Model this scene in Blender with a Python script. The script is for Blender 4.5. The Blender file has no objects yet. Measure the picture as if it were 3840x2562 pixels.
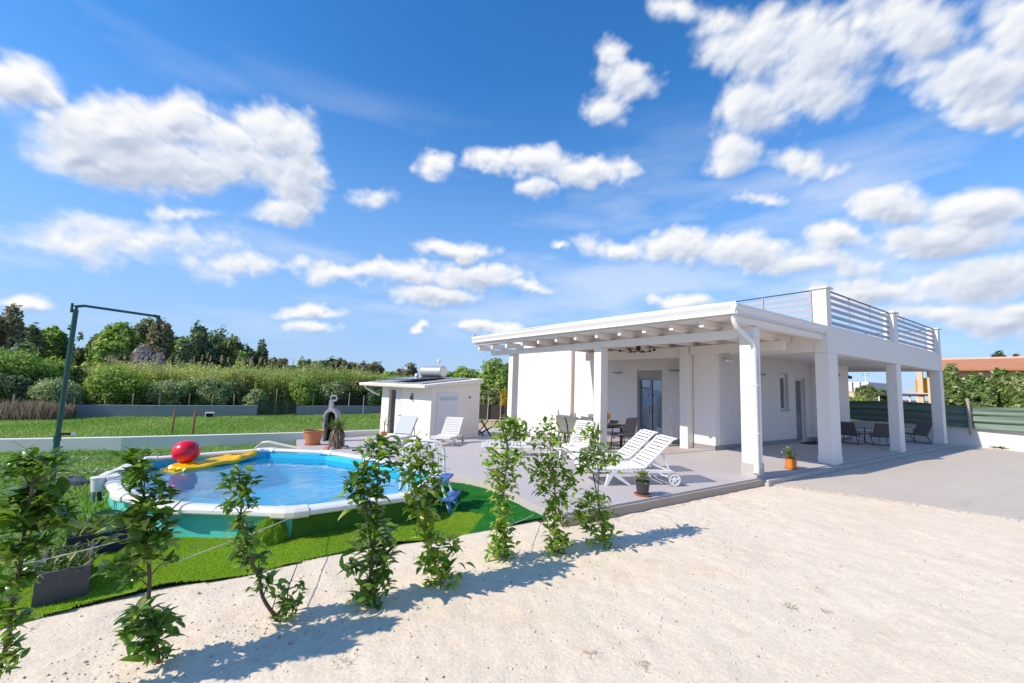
import bpy, math, random
import numpy as np
from mathutils import Vector, Matrix

random.seed(7)
RNG = np.random.default_rng(7)
S = bpy.context.scene
COL = S.collection
R = math.radians


# ------------------------------------------------------------------ helpers
class MB:
    """collects shapes and links them as ONE mesh object"""
    def __init__(s):
        s.v, s.f = [], []

    def add(s, vs, fs):
        n = len(s.v)
        s.v += [tuple(map(float, p)) for p in vs]
        s.f += [tuple(i + n for i in f) for f in fs]
        return s

    def box(s, x0, x1, y0, y1, z0, z1):
        return s.hexa([(x0, y0, z0), (x1, y0, z0), (x1, y1, z0), (x0, y1, z0),
                       (x0, y0, z1), (x1, y0, z1), (x1, y1, z1), (x0, y1, z1)])

    def hexa(s, p):
        return s.add(p, [(0, 3, 2, 1), (4, 5, 6, 7), (0, 1, 5, 4), (1, 2, 6, 5), (2, 3, 7, 6), (3, 0, 4, 7)])

    def bar(s, a, b, w, h, up=(0, 0, 1)):
        a, b = Vector(a), Vector(b)
        d = (b - a).normalized()
        u = Vector(up)
        if abs(d.dot(u)) > .98:
            u = Vector((1, 0, 0))
        r = d.cross(u).normalized()
        u = r.cross(d).normalized()
        p = []
        for q in (a, b):
            for i, j in ((-1, -1), (1, -1), (1, 1), (-1, 1)):
                p.append(q + r * (i * w / 2) + u * (j * h / 2))
        return s.add(p, [(0, 1, 2, 3), (7, 6, 5, 4), (0, 4, 5, 1), (1, 5, 6, 2), (2, 6, 7, 3), (3, 7, 4, 0)])

    def tube(s, pts, rad, n=8, cap=True):
        pts = [Vector(p) for p in pts]
        k = len(pts)
        rs = rad if isinstance(rad, (list, tuple)) else [rad] * k
        base = len(s.v)
        ref = None
        for i, p in enumerate(pts):
            d = (pts[min(i + 1, k - 1)] - pts[max(i - 1, 0)])
            d = d.normalized() if d.length > 1e-9 else Vector((0, 0, 1))
            if ref is None:
                ref = Vector((0, 0, 1)) if abs(d.z) < .9 else Vector((1, 0, 0))
            a = d.cross(ref)
            if a.length < 1e-6:
                ref = Vector((0, 1, 0))
                a = d.cross(ref)
            a.normalize()
            b = a.cross(d).normalized()
            ref = b
            for j in range(n):
                t = 2 * math.pi * j / n
                s.v.append(tuple(p + (a * math.cos(t) + b * math.sin(t)) * rs[i]))
        for i in range(k - 1):
            for j in range(n):
                a0, a1 = base + i * n + j, base + i * n + (j + 1) % n
                s.f.append((a0, a1, a1 + n, a0 + n))
        if cap:
            s.f.append(tuple(base + j for j in range(n))[::-1])
            s.f.append(tuple(base + (k - 1) * n + j for j in range(n)))
        return s

    def lathe(s, prof, c=(0, 0, 0), n=24, axis='z', sx=1., sy=1.):
        base = len(s.v)
        for r, h in prof:
            for j in range(n):
                t = 2 * math.pi * j / n
                x, y = r * math.cos(t) * sx, r * math.sin(t) * sy
                p = (x, y, h) if axis == 'z' else ((h, x, y) if axis == 'x' else (x, h, y))
                s.v.append((p[0] + c[0], p[1] + c[1], p[2] + c[2]))
        for i in range(len(prof) - 1):
            for j in range(n):
                a0, a1 = base + i * n + j, base + i * n + (j + 1) % n
                s.f.append((a0, a1, a1 + n, a0 + n))
        return s

    def prism(s, poly, z0, z1):
        n = len(poly)
        f0 = z0 if callable(z0) else (lambda p: z0)
        f1 = z1 if callable(z1) else (lambda p: z1)
        return s.add([(x, y, f0((x, y))) for x, y in poly] + [(x, y, f1((x, y))) for x, y in poly],
                     [tuple(range(n))[::-1], tuple(range(n, 2 * n))] + [(i, (i + 1) % n, n + (i + 1) % n, n + i) for i in range(n)])

    def sweep(s, a, b, prof, side, up=(0, 0, 1)):
        """extrude a closed profile (list of (side, up)) from a to b"""
        a, b, sd, u = Vector(a), Vector(b), Vector(side), Vector(up)
        n = len(prof)
        vs = [q + sd * x + u * y for q in (a, b) for x, y in prof]
        return s.add(vs, [tuple(range(n)), tuple(range(n, 2 * n))[::-1]] + [(i, n + i, n + (i + 1) % n, (i + 1) % n) for i in range(n)])

    def xf(s, m):
        s.v = [tuple(m @ Vector(p)) for p in s.v]
        return s

    def build(s, name, mat, parent=None, world=False, bevel=0., smooth=False, seg=2, label=None):
        me = bpy.data.meshes.new(name)
        off = parent_world(parent) if (world and parent is not None) else Vector((0, 0, 0))
        me.from_pydata([tuple(Vector(p) - off) for p in s.v], [], s.f)
        me.update()
        o = bpy.data.objects.new(name, me)
        COL.objects.link(o)
        fix_normals(me)
        if mat:
            me.materials.append(mat)
        if parent is not None:
            o.parent = parent
        if smooth:
            me.polygons.foreach_set('use_smooth', [True] * len(me.polygons))
            if not bevel:
                e = o.modifiers.new('es', 'EDGE_SPLIT')
                e.split_angle = R(40)
        if bevel:
            b = o.modifiers.new('bev', 'BEVEL')
            b.width = bevel
            b.segments = seg
            b.limit_method = 'ANGLE'
            b.angle_limit = R(40)
        if label:
            o['label'] = label
        return o


def parent_world(p):
    v = Vector((0, 0, 0))
    while p is not None:
        v = v + p.location
        p = p.parent
    return v


def fix_normals(me):
    import bmesh
    bm = bmesh.new()
    bm.from_mesh(me)
    bmesh.ops.recalc_face_normals(bm, faces=bm.faces)
    bm.to_mesh(me)
    bm.free()


def tag(o, label=None, cat=None, group=None, kind=None):
    if label:
        o['label'] = label
    if cat:
        o['category'] = cat
    if group:
        o['group'] = group
    if kind:
        o['kind'] = kind
    return o


def thing(name, label, cat, loc=(0, 0, 0), rz=0, group=None):
    o = bpy.data.objects.new(name, None)
    COL.objects.link(o)
    o.location = loc
    o.rotation_euler = (0, 0, rz)
    o.empty_display_size = .1
    return tag(o, label, cat, group)


def kids(o):
    return [c for c in COL.objects if c.parent is o]


def dup(o, loc=None, rz=None, label=None, parent=None):
    ch = kids(o)
    c = o.copy()
    COL.objects.link(c)
    if parent is not None:
        c.parent = parent
    if loc is not None:
        c.location = loc
    if rz is not None:
        c.rotation_euler = (0, 0, rz)
    if label:
        c['label'] = label
    for k in ch:
        dup(k, parent=c)
    return c


def raw_mesh(name, V, F, mat, parent=None, smooth=False, kind=None):
    """numpy vertices (n,3) and faces (m,k) as one mesh object"""
    me = bpy.data.meshes.new(name)
    V = np.asarray(V, np.float32)
    F = np.asarray(F, np.int32)
    k = F.shape[1]
    me.vertices.add(len(V))
    me.vertices.foreach_set('co', V.ravel())
    me.loops.add(F.size)
    me.loops.foreach_set('vertex_index', F.ravel())
    me.polygons.add(len(F))
    me.polygons.foreach_set('loop_start', np.arange(0, F.size, k, dtype=np.int32))
    me.polygons.foreach_set('loop_total', np.full(len(F), k, np.int32))
    if smooth:
        me.polygons.foreach_set('use_smooth', np.ones(len(F), bool))
    me.update(calc_edges=True)
    me.validate()
    if mat:
        me.materials.append(mat)
    o = bpy.data.objects.new(name, me)
    COL.objects.link(o)
    if parent is not None:
        o.parent = parent
    if kind:
        o['kind'] = kind
    return o


# ------------------------------------------------------------------ terrain
def zg(y):
    return -.06 * min(18., max(0., y - 7.))


def zd(y):
    return .13 + zg(y)


def vnoise(x, y, seed=0):
    """smooth value noise, numpy"""
    xi, yi = np.floor(x).astype(np.int64), np.floor(y).astype(np.int64)
    fx, fy = x - xi, y - yi
    fx, fy = fx * fx * (3 - 2 * fx), fy * fy * (3 - 2 * fy)

    def h(a, b):
        n = (a * 374761393 + b * 668265263 + seed * 1442695041) & 0x7fffffff
        n = ((n ^ (n >> 13)) * 1274126177) & 0x7fffffff
        return ((n ^ (n >> 16)) & 0xffff) / 65535.
    return (h(xi, yi) * (1 - fx) + h(xi + 1, yi) * fx) * (1 - fy) + (h(xi, yi + 1) * (1 - fx) + h(xi + 1, yi + 1) * fx) * fy


def fbm(x, y, o=4, seed=0):
    s, a = 0, .5
    for i in range(o):
        s = s + a * vnoise(x * 2 ** i, y * 2 ** i, seed + i)
        a *= .5
    return s


# ------------------------------------------------------------------ materials
MATS = {}


class NT:
    def __init__(s, tree):
        s.t = tree
        s.n = tree.nodes
        s.l = tree.links

    def node(s, typ, **kw):
        n = s.n.new(typ)
        for k, v in kw.items():
            if k.startswith('i_'):
                key = k[2:]
                n.inputs[int(key) if key.isdigit() else key.replace('_', ' ')].default_value = v
            else:
                setattr(n, k, v)
        return n

    def link(s, a, b):
        s.l.new(a, b)

    def math(s, op, a, b=None, clamp=False):
        n = s.n.new('ShaderNodeMath')
        n.operation = op
        n.use_clamp = clamp
        for i, x in enumerate((a, b)):
            if x is None:
                continue
            if isinstance(x, (int, float)):
                n.inputs[i].default_value = x
            else:
                s.link(x, n.inputs[i])
        return n.outputs[0]

    def mix(s, fac, a, b, mode='MIX'):
        n = s.n.new('ShaderNodeMix')
        n.data_type = 'RGBA'
        n.blend_type = mode
        for i, x in ((0, fac), (6, a), (7, b)):
            if isinstance(x, (int, float)):
                n.inputs[i].default_value = x
            elif isinstance(x, tuple):
                n.inputs[i].default_value = (*x[:3], 1)
            else:
                s.link(x, n.inputs[i])
        return n.outputs[2]

    def noise(s, vec, scale, detail=4, rough=.6, dist=0.):
        n = s.node('ShaderNodeTexNoise', i_Scale=scale, i_Detail=detail, i_Roughness=rough, i_Distortion=dist)
        if vec is not None:
            s.link(vec, n.inputs['Vector'])
        return n.outputs['Fac']

    def ramp(s, fac, stops, interp='LINEAR'):
        n = s.n.new('ShaderNodeValToRGB')
        n.color_ramp.interpolation = interp
        el = n.color_ramp.elements
        while len(el) < len(stops):
            el.new(.5)
        for e, (p, c) in zip(el, stops):
            e.position = p
            e.color = (*c[:3], 1) if isinstance(c, tuple) else (c, c, c, 1)
        s.link(fac, n.inputs[0])
        return n.outputs[0]


def newmat(name):
    m = bpy.data.materials.new(name)
    m.use_nodes = True
    nt = NT(m.node_tree)
    b = m.node_tree.nodes['Principled BSDF']
    MATS[name] = m
    return m, nt, b


def pmat(name, col, rough=.5, metal=0., var=.06, vscale=3., bump=0., bscale=40., spec=.5, coat=0., dirt=0., dirtcol=(.25, .22, .18), object_coords=False):
    """painted / plain surface: slight colour and gloss variation, fine bump, optional dirt"""
    m, nt, b = newmat(name)
    tc = nt.node('ShaderNodeTexCoord').outputs['Object'] if object_coords else nt.node('ShaderNodeNewGeometry').outputs['Position']
    n1 = nt.noise(tc, vscale, 5, .6)
    c = nt.mix(n1, tuple(max(0, x * (1 - var * 1.5)) for x in col), tuple(min(1, x * (1 + var)) for x in col))
    if dirt:
        n2 = nt.noise(tc, vscale * 2.3, 8, .7)
        f = nt.math('MULTIPLY', nt.math('SUBTRACT', n2, .52, True), dirt * 4, True)
        c = nt.mix(f, c, dirtcol)
    nt.link(c, b.inputs['Base Color'])
    b.inputs['Metallic'].default_value = metal
    rr = nt.math('ADD', nt.math('MULTIPLY', n1, .16), rough - .08, True)
    nt.link(rr, b.inputs['Roughness'])
    b.inputs['Specular IOR Level'].default_value = spec
    if coat:
        b.inputs['Coat Weight'].default_value = coat
        b.inputs['Coat Roughness'].default_value = .08
    if bump:
        n3 = nt.noise(tc, bscale, 4, .7)
        bn = nt.node('ShaderNodeBump', i_Strength=bump, i_Distance=.01)
        nt.link(n3, bn.inputs['Height'])
        nt.link(bn.outputs[0], b.inputs['Normal'])
    return m


def leafmat(name, c1, c2, c3=None, rough=.45, trans=.3, scale=.8, spec=.4, back=None):
    """foliage: colour by position noise and by leaf, some light through the leaf"""
    m, nt, b = newmat(name)
    geo = nt.node('ShaderNodeNewGeometry')
    n = nt.noise(geo.outputs['Position'], scale, 3, .6)
    n = nt.ramp(n, [(.35, 0.), (.65, 1.)])
    c = nt.mix(n, c1, c2)
    rnd = geo.outputs['Random Per Island']
    if c3:
        f = nt.math('GREATER_THAN', rnd, .8)
        c = nt.mix(nt.math('MULTIPLY', f, .75), c, c3)
    v = nt.math('ADD', nt.math('MULTIPLY', rnd, .7), .65)
    hs = nt.node('ShaderNodeHueSaturation')
    nt.link(v, hs.inputs['Value'])
    nt.link(c, hs.inputs['Color'])
    c = hs.outputs[0]
    nt.link(c, b.inputs['Base Color'])
    b.inputs['Roughness'].default_value = rough
    b.inputs['Specular IOR Level'].default_value = spec
    tr = nt.node('ShaderNodeBsdfTranslucent')
    hs2 = nt.node('ShaderNodeHueSaturation', i_Saturation=1.15, i_Value=1.5)
    nt.link(c, hs2.inputs['Color'])
    nt.link(hs2.outputs[0], tr.inputs['Color'])
    mx = nt.node('ShaderNodeMixShader', i_0=trans)
    nt.link(b.outputs[0], mx.inputs[1])
    nt.link(tr.outputs[0], mx.inputs[2])
    nt.link(mx.outputs[0], nt.n['Material Output'].inputs['Surface'])
    return m
CLOUDS=[(1.766, 0.395, -9.101, 1.039, 5.739, 15.473, 1.0), (1.698, 0.439, -12.609, 1.429, 7.168, 20.283, 1.0), (1.671, 0.371, -4.299, 0.454, 4.531, 16.79, 1.0), (1.525, 0.465, -10.043, 1.033, 3.858, 15.344, 1.0), (1.477, 0.399, -12.53, 1.164, 3.018, 14.295, 1.0), (1.505, 0.338, -15.727, 1.412, 5.36, 26.147, 0.9), (1.81, 0.35, -21.682, 2.419, 9.548, 24.675, 1.0), (1.6, 0.439, -10.518, 1.12, 4.785, 16.663, 0.8), (1.889, 0.411, -22.499, 2.731, 11.938, 23.673, 0.9), (1.862, 0.411, -45.843, 5.458, 20.329, 42.028, 0.7), (1.048, 0.504, -12.77, 0.662, 1.115, 29.029, 0.9), (0.939, 0.5, -10.327, 0.39, -0.273, 24.173, 1.0), (0.821, 0.479, -8.105, 0.175, -1.535, 24.004, 1.0), (0.718, 0.486, -16.774, 0.134, -2.975, 30.988, 0.75), (0.938, 0.449, -15.04, 0.535, -0.064, 32.564, 0.8), (1.186, 0.484, -23.668, 1.59, 3.77, 36.119, 0.6), (0.761, 0.69, -19.075, 0.338, -3.519, 34.624, 0.6), (0.719, 0.642, -12.699, 0.126, -3.007, 23.986, 0.75), (0.771, 0.605, -14.851, 0.255, -3.167, 34.39, 0.6), (0.598, 0.734, -11.832, -0.128, -6.591, 32.4, 0.6), (0.471, 0.655, -8.889, -0.276, -3.964, 14.271, 0.85), (0.346, 0.613, -8.742, -0.425, -4.911, 13.893, 0.9), (0.433, 0.541, -9.465, -0.304, -3.747, 14.062, 0.9), (0.476, 0.485, -13.113, -0.318, -3.978, 18.541, 0.75), (0.334, 0.543, -12.426, -0.567, -5.351, 16.506, 0.8), (0.191, 0.587, -11.877, -0.815, -7.238, 15.709, 0.85), (0.138, 0.491, -10.523, -0.715, -6.883, 15.139, 0.95), (0.077, 0.539, -18.332, -1.457, -7.634, 14.192, 0.9), (0.368, 0.427, -12.104, -0.436, -8.104, 32.71, 0.6), (0.117, 0.433, -14.265, -0.934, -13.532, 32.233, 0.8), (0.249, 0.617, -13.919, -0.869, -7.853, 18.823, 0.7), (0.228, 0.333, -15.309, -0.755, -6.173, 23.867, 1.0), (0.125, 0.299, -13.669, -0.806, -7.48, 25.972, 1.0), (0.181, 0.272, -8.984, -0.471, -6.04, 25.657, 1.0), (0.31, 0.294, -15.247, -0.599, -5.354, 28.307, 0.9), (0.736, 0.317, -11.385, 0.105, -1.375, 25.055, 0.75), (0.602, 0.324, -8.797, -0.058, -2.299, 22.037, 0.85), (0.48, 0.294, -8.71, -0.178, -2.752, 20.875, 0.85), (0.359, 0.253, -7.856, -0.261, -4.03, 26.971, 0.75), (0.27, 0.189, -6.996, -0.292, -3.65, 28.44, 0.75), (0.132, 0.185, -11.402, -0.634, -3.412, 20.885, 0.8), (0.122, 0.119, -15.136, -0.84, -2.376, 26.796, 0.85), (0.602, 0.197, -10.453, -0.063, -1.881, 37.551, 0.85), (0.188, 0.142, -10.688, -0.527, -3.478, 34.324, 0.6), (1.123, 0.307, -10.767, 0.563, 2.173, 36.564, 1.0), (1.222, 0.243, -8.718, 0.528, 2.069, 26.816, 0.9), (1.084, 0.25, -7.583, 0.356, 0.983, 23.804, 1.0), (1.159, 0.202, -8.604, 0.46, 1.677, 29.248, 1.0), (1.374, 0.219, -10.635, 0.782, 3.988, 35.291, 0.7), (0.952, 0.23, -12.719, 0.412, 0.853, 49.289, 0.65), (1.3, 0.232, -17.084, 1.153, 3.008, 29.604, 0.7), (1.72, 0.23, -3.628, 0.36, 5.025, 23.891, 0.42), (1.519, 0.225, -4.98, 0.425, 4.694, 32.5, 0.42), (1.818, 0.229, -9.092, 0.945, 10.003, 35.801, 0.36), (1.321, 0.398, -11.847, 0.905, 5.692, 40.106, 0.5), (1.438, 0.141, -13.395, 1.029, 6.348, 63.123, 0.75), (1.428, 0.112, -18.43, 1.393, 4.674, 53.32, 0.75), (1.206, 0.126, -50.052, 2.831, 4.714, 76.154, 0.7), (1.847, 0.107, -25.138, 2.541, 8.578, 48.865, 0.85), (1.073, 0.131, -14.783, 0.649, 1.832, 44.156, 0.85), (1.001, 0.131, -21.295, 0.778, 1.608, 48.39, 0.8), (0.859, 0.321, -38.311, 0.893, -0.952, 102.433, 0.5), (1.988, 0.301, -13.658, 1.59, 7.378, 15.021, 1.0), (2.014, 0.123, -10.085, 1.082, 6.024, 22.928, 0.8), (-0.014, 0.359, -13.386, -1.025, -5.751, 12.285, 1.0), (-0.018, 0.177, -14.238, -0.984, -4.717, 22.068, 0.9), (0.996, 0.921, -3.525, 0.328, -0.908, 18.47, 0.9), (1.679, 0.804, -3.833, 0.732, 6.177, 18.045, 0.9), (0.236, 0.805, -5.234, -0.468, -7.827, 14.838, 0.9), (0.438, 0.385, -13.236, -0.349, -12.839, 67.642, 0.5), (1.65, 0.298, -17.751, 1.733, 15.963, 62.958, 0.5)]
SHRUBS={'p1': (3.4, [(-0.874, 1.293, 0.105), (-0.804, 1.253, 0.107), (-0.915, 1.228, 0.092), (-0.857, 1.131, 0.128), (-0.914, 1.07, 0.114), (-0.767, 1.052, 0.118), (-0.856, 0.972, 0.127), (-0.772, 0.937, 0.141), (-0.708, 0.974, 0.072), (-0.89, 0.844, 0.102), (-0.824, 0.81, 0.092), (-0.856, 0.661, 0.102), (-0.812, 0.696, 0.08), (-0.779, 0.847, 0.07), (-0.873, 0.535, 0.089), (-0.805, 0.474, 0.079), (-0.839, 0.354, 0.067), (-0.802, 0.3, 0.056), (-0.849, 0.229, 0.066), (-0.757, 1.285, 0.072)], [(-0.855, 0.214), (-0.854, 0.422), (-0.84, 0.658), (-0.844, 0.925), (-0.843, 1.153), (-0.835, 1.314)]), 'p2': (3.53, [(-0.465, 1.282, 0.08), (-0.428, 1.214, 0.121), (-0.389, 1.131, 0.108), (-0.448, 1.11, 0.08), (-0.307, 1.042, 0.096), (-0.353, 0.967, 0.121), (-0.408, 0.896, 0.133), (-0.3, 0.854, 0.122), (-0.375, 0.761, 0.133), (-0.271, 0.77, 0.108), (-0.323, 0.648, 0.12), (-0.442, 0.62, 0.117), (-0.212, 0.6, 0.068), (-0.394, 0.534, 0.078), (-0.314, 0.338, 0.105), (-0.246, 0.269, 0.093), (-0.346, 0.245, 0.104), (-0.255, 0.144, 0.118), (-0.219, 0.21, 0.106), (-0.183, 0.046, 0.053), (-0.382, 0.205, 0.051)], [(-0.211, 0.004), (-0.283, 0.33), (-0.322, 0.596), (-0.358, 0.915), (-0.406, 1.132), (-0.444, 1.281)]), 'p3': (3.68, [(0.119, 1.084, 0.078), (0.077, 1.027, 0.108), (0.197, 1.015, 0.11), (0.138, 0.929, 0.139), (0.091, 0.86, 0.092), (0.224, 0.858, 0.078), (0.151, 0.776, 0.077), (0.184, 0.696, 0.123), (0.231, 0.612, 0.124), (0.149, 0.641, 0.092), (0.172, 0.518, 0.122), (0.298, 0.464, 0.109), (0.205, 0.437, 0.061), (0.32, 0.353, 0.077), (0.382, 0.279, 0.109), (0.315, 0.249, 0.077), (0.447, 0.172, 0.094), (0.508, 0.127, 0.095), (0.591, 0.201, 0.064), (0.484, 0.071, 0.094), (0.57, 0.081, 0.08), (0.444, 0.036, 0.047)], [(0.461, 0.001), (0.347, 0.196), (0.293, 0.359), (0.239, 0.52), (0.169, 0.743), (0.143, 0.929), (0.123, 1.099)]), 'p4': (3.58, [(1.087, 1.267, 0.144), (1.019, 1.217, 0.124), (1.165, 1.191, 0.127), (1.096, 1.124, 0.143), (1.209, 1.08, 0.109), (1.123, 0.998, 0.125), (0.959, 1.064, 0.139), (0.897, 0.984, 0.138), (1.018, 0.973, 0.158), (0.956, 0.859, 0.155), (1.077, 0.88, 0.123), (0.869, 0.903, 0.085), (1.015, 0.749, 0.121), (1.088, 0.705, 0.105), (0.991, 0.6, 0.086), (1.061, 0.589, 0.156), (1.173, 0.503, 0.14), (1.036, 0.441, 0.154), (1.181, 0.381, 0.14), (1.116, 0.291, 0.155), (0.979, 0.285, 0.135), (1.227, 0.234, 0.122), (1.091, 0.145, 0.153), (1.198, 0.121, 0.121), (1.044, 0.073, 0.135), (1.152, 0.014, 0.12)], [(1.102, -0.014), (1.087, 0.196), (1.089, 0.432), (1.018, 0.715), (0.976, 0.925), (0.961, 1.047)]), 'p5': (3.61, [(1.444, 1.226, 0.114), (1.409, 1.134, 0.151), (1.554, 1.106, 0.135), (1.456, 1.018, 0.17), (1.582, 0.97, 0.134), (1.359, 0.989, 0.112), (1.526, 0.881, 0.171), (1.447, 0.833, 0.131), (1.515, 0.714, 0.132), (1.434, 0.724, 0.074), (1.562, 0.615, 0.113), (1.526, 0.527, 0.093), (1.593, 0.424, 0.113), (1.62, 0.308, 0.131), (1.71, 0.199, 0.151), (1.811, 0.312, 0.085), (1.605, 0.219, 0.13), (1.779, 0.11, 0.133), (1.675, 0.076, 0.112)], [(1.742, 0.007), (1.668, 0.207), (1.594, 0.405), (1.525, 0.675), (1.493, 0.94), (1.443, 1.245)]), 'p6': (3.77, [(2.515, 1.398, 0.114), (2.408, 1.333, 0.135), (2.602, 1.327, 0.138), (2.495, 1.217, 0.159), (2.662, 1.256, 0.102), (2.314, 1.072, 0.132), (2.502, 1.06, 0.203), (2.615, 1.007, 0.16), (2.372, 0.958, 0.155), (2.483, 0.861, 0.201), (2.378, 0.804, 0.132), (2.516, 0.725, 0.134), (2.438, 0.645, 0.11), (2.471, 0.511, 0.088), (2.449, 0.405, 0.096), (2.479, 0.314, 0.096), (2.404, 0.219, 0.108), (2.512, 0.18, 0.109), (2.436, 0.086, 0.129), (2.545, 0.023, 0.122)], [(2.451, -0.001), (2.445, 0.255), (2.455, 0.513), (2.458, 0.819), (2.515, 1.126), (2.514, 1.421)]), 'p7': (3.68, [(3.007, 1.349, 0.119), (2.888, 1.258, 0.131), (3.105, 1.226, 0.144), (2.983, 1.137, 0.165), (3.019, 0.971, 0.165), (2.9, 0.91, 0.139), (3.146, 0.891, 0.143), (2.994, 0.787, 0.177), (3.151, 0.725, 0.142), (3.244, 0.811, 0.096), (2.843, 0.846, 0.101), (3.093, 0.591, 0.178), (3.188, 0.534, 0.141), (3.312, 0.71, 0.087), (2.938, 0.655, 0.083), (3.098, 0.429, 0.163), (3.163, 0.327, 0.131), (3.04, 0.299, 0.115), (3.075, 0.158, 0.147), (3.201, 0.091, 0.13), (3.017, 0.077, 0.127)], [(3.093, -0.004), (3.084, 0.27), (3.113, 0.543), (3.042, 0.829), (3.015, 1.112), (3.006, 1.373)]), 'p8': (3.62, [(3.594, 1.314, 0.111), (3.547, 1.216, 0.125), (3.654, 1.136, 0.141), (3.586, 1.015, 0.149), (3.519, 0.946, 0.123), (3.765, 0.979, 0.193), (3.876, 0.946, 0.154), (3.659, 0.911, 0.175), (3.453, 0.853, 0.107), (3.527, 0.556, 0.136), (3.702, 0.486, 0.138), (3.496, 0.439, 0.106), (3.6, 0.329, 0.146), (3.776, 0.329, 0.124), (3.672, 0.198, 0.156), (3.815, 0.152, 0.138), (3.569, 0.19, 0.106), (3.71, 0.071, 0.136), (3.365, 0.362, 0.071)], [(3.818, 0.004), (3.706, 0.29), (3.7, 0.585), (3.674, 0.835), (3.599, 1.089), (3.594, 1.339)])}
TREES=[(-15.9, 52.65, 7.19, 1.33, 'C'), (-15.27, 55.95, 6.02, 1.21, 'A'), (-14.51, 58.22, 6.04, 1.31, 'B'), (-13.99, 48.0, 4.07, 1.91, 'D'), (-13.45, 58.47, 6.18, 0.67, 'E'), (-12.92, 60.64, 5.69, 0.72, 'E'), (-11.23, 58.94, 5.71, 1.14, 'A'), (-9.48, 57.22, 6.93, 2.01, 'B'), (-7.98, 59.47, 7.73, 2.01, 'A'), (-5.91, 54.68, 7.38, 1.39, 'C'), (-9.05, 51.21, 4.63, 1.75, 'B'), (-6.14, 49.62, 4.38, 1.53, 'F'), (-2.82, 54.93, 7.45, 1.81, 'D'), (-1.43, 57.98, 7.59, 1.24, 'E'), (-3.89, 51.85, 5.4, 1.2, 'D'), (-0.1, 56.0, 6.4, 1.64, 'A'), (1.64, 57.98, 5.6, 1.32, 'E'), (3.04, 57.92, 6.29, 1.02, 'E'), (1.07, 51.99, 4.45, 1.07, 'B'), (4.96, 59.8, 4.3, 1.44, 'C'), (7.37, 59.55, 4.45, 2.02, 'A'), (10.82, 61.05, 4.85, 1.63, 'D'), (12.6, 60.71, 4.72, 1.39, 'C'), (15.77, 57.89, 4.47, 2.12, 'C'), (19.58, 54.6, 4.43, 1.99, 'C'), (16.42, 52.49, 3.04, 1.58, 'B'), (19.62, 41.61, 3.1, 1.87, 'B'), (20.66, 38.85, 3.66, 1.92, 'B'), (21.94, 35.81, 4.59, 2.07, 'B'), (23.5, 36.01, 4.12, 1.78, 'A'), (19.51, 32.61, 1.65, 1.76, 'A'), (18.5, 33.19, 1.41, 1.17, 'D'), (19.53, 30.24, 1.4, 0.48, 'Y'), (25.37, 35.95, 3.77, 1.82, 'A'), (42.3, 12.12, 2.87, 1.1, 'A'), (36.32, 11.18, 1.95, 0.7, 'B'), (38.6, 10.49, 2.32, 0.58, 'A'), (74.41, 9.43, 7.79, 1.15, 'D'), (77.56, 8.3, 7.61, 0.98, 'D'), (32.51, 5.64, 3.81, 0.68, 'G'), (31.66, 4.65, 3.38, 0.66, 'G'), (32.76, 3.98, 3.56, 0.64, 'G'), (31.83, 3.25, 3.33, 0.59, 'G'), (33.37, 6.53, 2.94, 0.52, 'C'), (32.89, 2.74, 3.48, 0.58, 'G')]
BUSHES=[(-11.25, 39.43, 3.13, 1.78), (-9.76, 39.82, 2.69, 1.72), (-8.43, 40.12, 2.11, 1.28), (-10.32, 38.13, 1.17, 1.18), (-8.89, 38.49, 1.11, 1.08), (-11.03, 37.93, 1.62, 1.04), (-6.61, 38.44, 0.96, 0.97), (-5.51, 38.61, 0.63, 0.79), (1.03, 39.49, 1.17, 1.18), (3.48, 39.85, 1.24, 1.12), (6.21, 39.51, 1.7, 1.38), (8.78, 39.02, 1.79, 1.64), (10.81, 37.99, 1.3, 1.11), (-3.27, 39.36, 1.04, 0.89)]
FPOSTS=[(-10.02, 35.82, 0.28), (-8.07, 36.31, 0.22), (-7.74, 36.39, 0.08), (-6.36, 36.65, 0.12), (-5.1, 36.85, 0.41), (-3.71, 37.01, 0.45), (-2.16, 37.14, 0.42), (-0.86, 37.19, 0.37), (0.47, 37.2, 0.4), (3.2, 37.66, 0.83), (5.83, 37.35, 0.54), (7.11, 37.13, 0.57), (8.44, 36.85, 0.68), (9.59, 36.56, 0.45)]
TREES=TREES+[(-19.47, 60.97, 6.2, 2.04, 'D'), (-17.44, 62.62, 5.59, 1.94, 'A'), (-15.3, 64.2, 5.28, 1.97, 'B'), (-12.55, 62.76, 4.96, 1.88, 'A'), (-10.95, 65.08, 6.26, 2.46, 'D'), (-8.56, 63.42, 6.6, 2.33, 'C'), (-6.35, 65.69, 6.76, 2.56, 'A'), (-3.71, 64.89, 6.41, 2.67, 'B'), (-1.07, 65.99, 6.73, 2.63, 'D'), (1.39, 63.98, 5.34, 2.17, 'A'), (4.54, 65.84, 4.32, 2.5, 'A'), (9.89, 65.26, 4.39, 2.71, 'B'), (15.19, 64.23, 4.43, 2.89, 'A')]

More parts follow.
